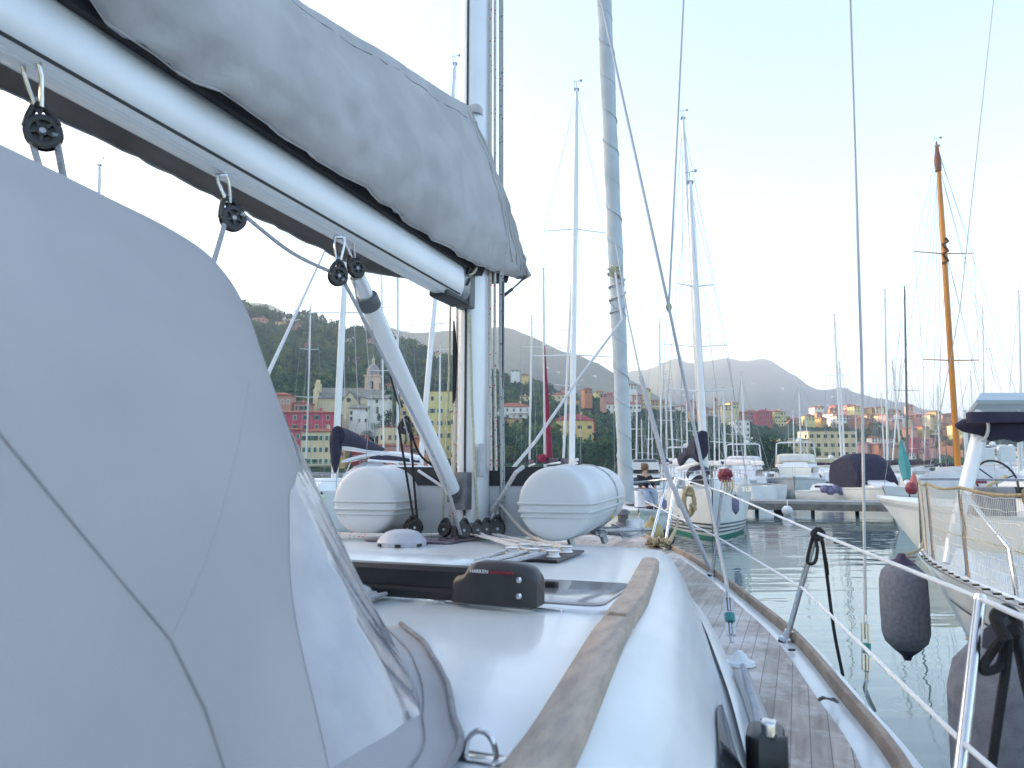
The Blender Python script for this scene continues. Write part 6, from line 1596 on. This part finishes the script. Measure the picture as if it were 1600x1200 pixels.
tag(m.build('coiled_rope', rope_w, base=P(955, 832, 5.0)), 'loose white rope under the right dinghy tube', 'rope')
wb = P(978, 838, 5.2)
m = MB(); m.lathe(wb, (.55, .2, .6), [(0, .02), (.02, .036), (.085, .045), (.105, .04), (.13, .022), (.16, .02), (.17, .0)], 14); tag(m.build('plastic_bottle', whitecloth, base=wb), 'white plastic bottle lying on the foredeck beside the dinghy', 'bottle')

# ---- inflatable dinghy on the foredeck
DA = radians(17); fr, fl = P(865, 783, 4.18), P(570, 784, 4.49)
dx_ = (fr - fl); dx_.z = 0; dx_.normalize(); dy_ = V((-dx_.y, dx_.x, 0)); 
half = (fr - fl).length/2; dc = (fr + fl)/2
ding = thing('inflatable_dinghy', 'white inflatable dinghy stowed on the foredeck with its transom facing aft', 'dinghy', (dc.x, dc.y, CAMZ - .43), atan2(dx_.y, dx_.x))
def D(x, y, z): return V((dc.x, dc.y, 0)) + dx_*x + dy_*y + V((0, 0, CAMZ + z))
TR, TZ = .212, -.185
for sg in (-1, 1):
    path = [(sg*half, y, 0) for y in (0, .03, .35, .37, .9, 1.35)] + [(sg*half*k, y, dz) for k, y, dz in ((.97, 1.65, .0), (.86, 1.92, .0), (.66, 2.12, -.02), (.4, 2.24, -.05), (.0, 2.3, -.06))]
    rad = [TR*.95, TR*.985, TR*.99, TR*1.05, TR*1.03, TR*1.03, TR*1.02, TR*1.0, TR*.97, TR*.95, TR*.95]
    pts = [D(x, y, TZ + z) for x, y, z in path]
    m = MB()
    ax = (pts[1] - pts[0]).normalized(); x_, y_ = frame_of(ax)
    dome = [(-.020, .12), (-.019, .5), (-.015, .78), (-.008, .89)]
    m.tube([pts[0] + ax*h_ for h_, _ in dome] + pts, [TR*r for _, r in dome] + rad, 40); tb1 = m.build('tube', tubefab, ding, angle=60)
    for zz, r_ in ((.0, .010), (-.045, .010), (-.075, .006)):
        w_ = sqrt(max(TR**2 - zz**2, 0))
        m = MB(); line = [D(sg*half + sg*x, y, TZ + zz) for x, y in ((-w_*1.0, .30), (-w_*.99, .02), (-w_*.93, -.006), (-w_*.75, -.016), (0, -.022), (w_*.75, -.016), (w_*.93, -.006), (w_*.99, .02), (w_*1.02, .35), (w_*1.035, .9), (w_*1.035, 1.35))]
        m.tube(line, r_, 6); m.build('rubbing_strake', rubband, tb1)
m = MB(); m.tube([D(half + TR*1.06*cos(a), 1.05, TZ + TR*1.06*sin(a)) for a in [pi*.9 - 1.5*pi*i/16 for i in range(17)]], .006, 6); m.build('grab_line', rope_w, ding)
m = MB(); m.rbox(D(half + .165, 1.1, TZ - .11), (.02, .12, .06), .005); m.build('label_patch', yellow, ding, smooth=False)
yT = .36
m = MB(); m.loft([[D(x, yT + t, z) for x, z in ((-half + .1, -.40), (half - .1, -.40), (half - .1, .012), (-half + .1, .012))] for t in (0, .05)], closed=True, caps=True, flip=True); tr = m.build('transom', tubefab, ding, smooth=False)
m = MB(); m.loft([[D(x, yT + t, z) for x, z in ((-half + .13, -.095), (half - .08, -.095), (half - .06, .022), (-half + .03, .022))] for t in (-.008, .058)], closed=True, caps=True, flip=True); m.build('transom_pad', mk('grey_black_pad', (.035, .036, .04), .7, var=.2, scale=8), tr, smooth=False)
m = MB(); m.tube([D(-half + .2, yT - .02, .0), D(-half + .45, yT - .03, -.15), D(-half + .75, yT - .03, -.33)], .010, 6); m.build('transom_strap', whitecloth, tr)
for k in (.05, .9):
    m = MB(); m.rbox(D(half*.0 - .02 + k, yT + 1.0, -.40), (.12, .12, .1), .02); m.build('chock', whitecloth, ding)
m = MB(); m.loft([[D(x*half*.8, y, -.36 + (.1*(abs(x))))for x in (-1, -.5, 0, .5, 1)] for y in (.4, 1.2, 1.9)], closed=False); m.build('floor', greyplas, ding, solid=.01)
for x, y in ((half - .02, .5), (half + .12, .9)):
    m = MB(); m.bar(D(x, y, TZ - TR*.95), D(x + .03, y + .02, -.48), .05, .03); m.build('support_leg', whitecloth, ding, smooth=False)
# black rope hitched on the stanchion
m = MB(); t0 = V(ta); hz_ = [t0 + V((.012, -.012, -.01))]
m.rope([P(1270, 838, 3.38), P(1262, 870, 3.36), P(1263, 880, 3.36), P(1273, 878, 3.35), P(1277, 858, 3.35), P(1274, 840, 3.36), P(1283, 838, 3.38), P(1288, 870, 3.4), P(1292, 900, 3.42), P(1303, 985, 3.42), P(1317, 1056, 3.4)], .0075, 7)
m.rope([P(1278, 826, 3.37), P(1270, 834, 3.36), P(1278, 842, 3.35), P(1286, 834, 3.39), P(1278, 826, 3.4)], .012, 7); m.rope([P(1284, 845, 3.37), P(1291, 880, 3.40), P(1293, 898, 3.41)], .0075, 7)
tag(m.build('hanging_line', rope_b, base=P(1280, 850, 3.38)), 'black line hitched in loops round the top of our middle stanchion', 'rope')
# ================================================================ NEIGHBOUR YACHT ON THE RIGHT
NH = radians(95); nf = V((cos(NH), sin(NH), 0)); nb = V((4.28, 7.9, 0)); NL = 10.0
ncen = nb - nf*(NL/2)
ny = thing('neighbour_yacht', 'pale grey white yacht close on the right with netting on its guard rails', 'sailboat', ncen, NH); NM = wm(ny)
nhm, nsh = hull_mesh(NM, NL, 3.4, 1.25, 1.32, rake=1.55, tr=.75, n=40, pw=.85, flare=.95, draft=.5)
nhm.build('hull', mk('neighbour_gelcoat', (.60, .61, .62), .3, var=.14, scale=2.2), ny, angle=60)
deck_mesh(NM, nsh, camber=.08, dz=.004).build('deck', gel, ny)
stripe_mesh(NM, nsh, .955, .999, off=.016, rake=1.55).build('rubbing_strake', gel, ny)
stripe_mesh(NM, nsh, -.55, .05, off=.008, rake=1.55).build('antifouling', hullgreen, ny)
for x0, x1 in ((1.4, 2.3), (2.5, 3.9)):
    stripe_mesh(NM, nsh, .80, .815, off=.014, rake=1.55, x0=x0, x1=x1).build('cove_stripe', stripe, ny)
# raised coachroof with dark rubbing line and windows
cab = cabin_rings(NM, -3.2, 2.9, 2.5, 1.5, 1.30, .42, front=1.5, back=.2, side=.2, n=10).build('cabin', gel, ny, angle=50)
m = MB(); 
for sg in (-1, 1): m.loft([[NM @ V((x, sg*(1.25 - .5*max(0, (x+3.2)/6.1)**1.5 - .09 + .02), 1.30 + z)) for z in (.13, .27)] for x in (-2.4, -1.5, -.5, .4, 1.0)], closed=False)
m.build('cabin_window', glassd, cab)
m = MB(); m.tube([NM @ V((x, .02 + 1.25 - .5*max(0, (x+3.2)/6.1)**1.5 - .20, 1.74)) for x in (-2.8, -1.5, 0, 1.2, 2.0)], .022, 7); m.build('handrail', blackr, cab)
m = MB(); m.rbox(NM @ V((2.2, 0, 1.60)), (.55, .5, .07), .06, Matrix.Rotation(NH, 3, 'Z')); m.build('fore_hatch', hatchg, cab)
def Nedge(x, z=1.34, ins=.06):
    k = [s for s in nsh]; hb = interp([(s[0], s[1]) for s in nsh], x); zz = interp([(s[0], s[2]) for s in nsh], x)
    return NM @ V((x, hb - ins, zz + (z - 1.34)))
# stanchions (port side), pulpit, lines and netting
xs = [4.85, 4.1, 3.0, 1.75, .4]
tops_ = []
HS = .72
for i, x in enumerate(xs):
    b = Nedge(x); t = b + V((-.02, 0, HS)); m = MB(); m.tube([b, t], .0145, 9); m.lathe(b, (0, 0, 1), [(-.01, .045), (.015, .04), (.03, .02), (.07, .02)], 12)
    m.build('stanchion', steel, ny); tops_.append((b, t))
m = MB(); b = Nedge(2.55); m.tube([Nedge(2.15), Nedge(2.2) + V((0, 0, .34)), Nedge(3.1) + V((0.02, 0, .70))], .016, 8); m.build('gate_stay', steel, ny)
m = MB(); bowp = NM @ V((4.95, 0, 1.34 + HS)); 
m.tube([tops_[0][1], bowp, NM @ V((4.6, -.35, 1.34 + HS)), NM @ V((3.6, -.8, 1.34 + HS))], .0145, 8); m.tube([NM @ V((4.9, .05, 1.33)), bowp], .0145, 8); m.tube([NM @ V((3.7, -.75, 1.33)), NM @ V((3.6, -.8, 1.34 + HS))], .0145, 8)
m.build('pulpit', steel, ny)
m = MB(); pts = [tops_[0][1]] + [t for b, t in tops_[1:]]
line = []
for p, q in zip(pts, pts[1:]):
    for k in range(8): line.append(p + (q-p)*k/8 + V((0, 0, -.03*sin(pi*k/8))))
line.append(pts[-1]); m.tube(line, .013, 6); m.build('top_rope', rope_t, ny)
m = MB(); line2 = [b + (t-b)*.47 for b, t in tops_]; m.tube(line2, .008, 5); m.build('lifeline', rope_y, ny)
m = MB(); rgn = random.Random(4)
def Np(f, h): 
    x = 4.85 + (.4 - 4.85)*f; b = Nedge(x); seg = interp([(xs[k], k) for k in range(4, -1, -1)], x); sag = -.03*abs(sin(pi*seg))
    return b + V((-.02*h, 0, (HS + sag - .02)*h)) 
ncolm = 150
for k in range(ncolm + 1):
    f = k/ncolm; m.tube([Np(f + .0012*sin(j*2.1 + k), j/6) + V((.004*noise.noise(V((k*.3, j, 0))), 0, 0)) for j in range(7)], .0024, 3, caps=False)
for j in range(0, 9):
    m.tube([Np(k/80, j/8) + V((0, 0, .012*noise.noise(V((k*.45, j*1.7, 3))))) for k in range(81)], .0026, 3, caps=False)
m.build('netting', mk('net_cord', (.68, .64, .57), .8), ny)
for f in (.02, .09, .172, .415, .70, .73):
    m = MB(); m.tube([Np(f, 1.0), Np(f + .012, .6), Np(f + .004, .25), Np(f + .01, 0)], .009, 5)
    m.build('net_lashing', mk('tan_cord', (.46, .31, .2), .9, var=.3, scale=30), ny)
m = MB(); rg = random.Random(12); c = tops_[3][1]
for k in range(4): m.tube([c + V((rg.uniform(-.06, .06), rg.uniform(-.06, .06), rg.uniform(-.12, .03))) for _ in range(6)], .015, 6)
m.build('rope_knot', rope_t, ny)
m = MB(); m.tube([NM @ V((x, interp([(s[0], s[1]) for s in nsh], x) - .02, interp([(s[0], s[2]) for s in nsh], x) + .03)) for x in (4.7, 4.0, 3.0, 1.5, 0, -2)], .018, 6); m.build('toe_rail', alu, ny)
m = MB()
for k in range(26):
    x = 4.3 - .18*k; m.box(Nedge(x, 1.37, .0), (.02, .05, .012), Matrix.Rotation(NH, 3, 'Z'))
m.build('rail_slot', mk('dark_slot', (.05, .035, .02), .7), ny, smooth=False)
# gallows strut carrying the boom with its dark cover
g0, g1 = P(1478, 880, 6.3), P(1531, 676, 6.45)
m = MB(); m.tube([g0, g0 + (g1-g0)*.15, g1], [.03, .05, .065], 12); m.build('boom_strut', alu_w, ny)
m = MB(); c0, c1 = P(1494, 665, 6.45), P(1720, 671, 6.1); rings = []
for k in range(22):
    t = k/21; c = c0 + (c1-c0)*t; r = .022 + .085*min(1, t*4.5)**.8 + .006*sin(t*33); r2 = r*(1.0 if t < .22 else 1.1)
    rings.append([c + V((0, r*cos(a), r2*sin(a) - .01*noise.noise(V((t*20, a, 2))))) for a in [2*pi*i/12 for i in range(12)]])
m.loft(rings, closed=True, caps=True); bc2 = m.build('boom_cover', navy, ny)
m = MB(); m.rbox(P(1610, 652, 6.2), (1.05, .10, .09), .03); m.build('rolled_canvas', navy, ny)
m = MB(); cs = c0 + (c1-c0)*.165; m.tube([cs + V((.0, .125*cos(a), .125*sin(a) - .0)) for a in [2*pi*i/18 for i in range(19)]], .014, 6); m.build('cover_strap', rubband, ny)
stay(ny, [NM @ V((4.93, 0, 1.4)), P(1447, 760, 7.9), P(1500, 480, 7.4), P(1552, 0, 6.6), P(1580, -250, 6.2)], .0042, wire, 'forestay')
m = MB(); m.rbox(P(1545, 770, 9.2) + V((0, 0, -.1)), (.5, .3, .35), .05); tag(m.build('rubber_crate', mk('net_crate', (.3, .27, .27), .8, var=.3, scale=8), base=P(1545, 770, 9.2)), 'grey crate on the foredeck of the netted yacht', 'crate')
# fender at the neighbour's bow
fc = P(1413, 947, 6.8)
f1_ = fender('dark grey cloth covered fender hanging at the bow of the netted yacht', fc, .93, .198, fendercloth, mk('fender_end', (.03, .02, .05), .6))
m = MB(); m.rope([fc + V((0, 0, .45)), (fc + V((0, 0, .45)) + Nedge(4.6, 1.40, .0))/2 + V((0, 0, -.01)), Nedge(4.6, 1.40, .0), Nedge(4.85) + V((0, 0, .12))], .014, 6); m.build('lanyard', rope_t, f1_)
# big fender outside our own rail and its black lanyard
f2c = P(1568, 1110, 1.86)
f2_ = fender('large navy cloth covered fender hanging outside our own rail at lower right', f2c + V((.02, 0, -.14)), .74, .135, fendercloth, mk('fender_sock_end', (.03, .032, .045), .9), tilt=(.0, 0, 1))
k0 = P(1572, 972, 1.58)
m = MB(); m.rope([k0 + V((-.02, -.03, -.03)), k0 + V((-.028, -.01, .01)), k0 + V((0, .0, .026)), k0 + V((.026, .01, .008)), k0 + V((.02, .0, -.02)), k0 + V((0, -.02, -.01))], .0125, 8)
m.rope([k0 + V((-.018, -.02, -.02)), P(1548, 1020, 1.6), P(1535, 1042, 1.6), P(1541, 1049, 1.6), P(1562, 1040, 1.6), P(1570, 1010, 1.6), P(1570, 985, 1.58)], .0095, 7)
m.rope([P(1576, 985, 1.57), P(1572, 1040, 1.6), P(1560, 1120, 1.62), P(1548, 1210, 1.64), P(1540, 1290, 1.65)], .0095, 7)
m.rope([P(1583, 985, 1.58), P(1592, 1020, 1.62), P(1600, 1060, 1.64), P(1612, 1110, 1.65)], .0095, 7)
m.build('lanyard', rope_b, f2_)
# motor yacht with the hardtop behind the neighbour
hy_, Mh, shh = motorboat('white motor yacht with pale blue hardtop and dark rails behind the netted yacht', 1630, 17, 118, 8.5, 3.2, 1.45, fly=False, arch=False, cab_h=.75, rail=False, name='hardtop_yacht')
a = P(1500, 634, 15.5); b = P(1720, 634, 17)
m = MB(); pl = [V((a.x, 14.9, a.z)), V((b.x, 14.9, a.z)), V((P(1720, 634, 18).x, 18, a.z)), V((P(1512, 634, 18).x, 18, a.z))]
m.loft([[p for p in pl], [p + V((0, 0, .06)) + (p - (pl[0]+pl[2])/2)*.02 for p in pl], [p + V((0, 0, .22)) + ((pl[0]+pl[2])/2 - p)*.05 for p in pl]], closed=True, caps=True); m.build('hardtop', mk('hardtop_panel', (.5, .56, .62), .4, var=.1, scale=1), hy_, smooth=False)
for (u, v0, v1) in ((1507, 640, 735), (1527, 640, 725), (1590, 640, 735)):
    m = MB(); m.tube([P(u, v0, 15.2), P(u + 4, v1, 15.4)], .04, 8); m.build('hardtop_post', alu_w, hy_)
wc = P(1557, 752, 13.0)
m = MB(); m.tube([wc + V((.36*cos(a), .12*sin(a), .36*sin(a))) for a in [2*pi*i/26 for i in range(27)]], .018, 7)
for k in range(3): m.tube([wc, wc + V((.36*cos(2.1*k + .3), .12*sin(2.1*k + .3), .36*sin(2.1*k + .3)))], .012, 5)
m.build('steering_wheel', blackr, hy_)
for (u, v) in ((1540, 706), (1572, 703)):
    m = MB(); m.rbox(P(u, v + 6, 14.2), (.32, .12, .3), .04); m.build('hatch_door', gel, hy_, smooth=False)
m = MB(); m.bar(P(1537, 762, 12.5), P(1572, 744, 12.6), .05, .04); m.build('boat_hook', mk('hook_wood', (.5, .38, .2), .6), hy_, smooth=False)
m = MB(); m.rbox(P(1531, 752, 12.4), (.18, .1, .07), .02); m.build('red_light', red, hy_, smooth=False)
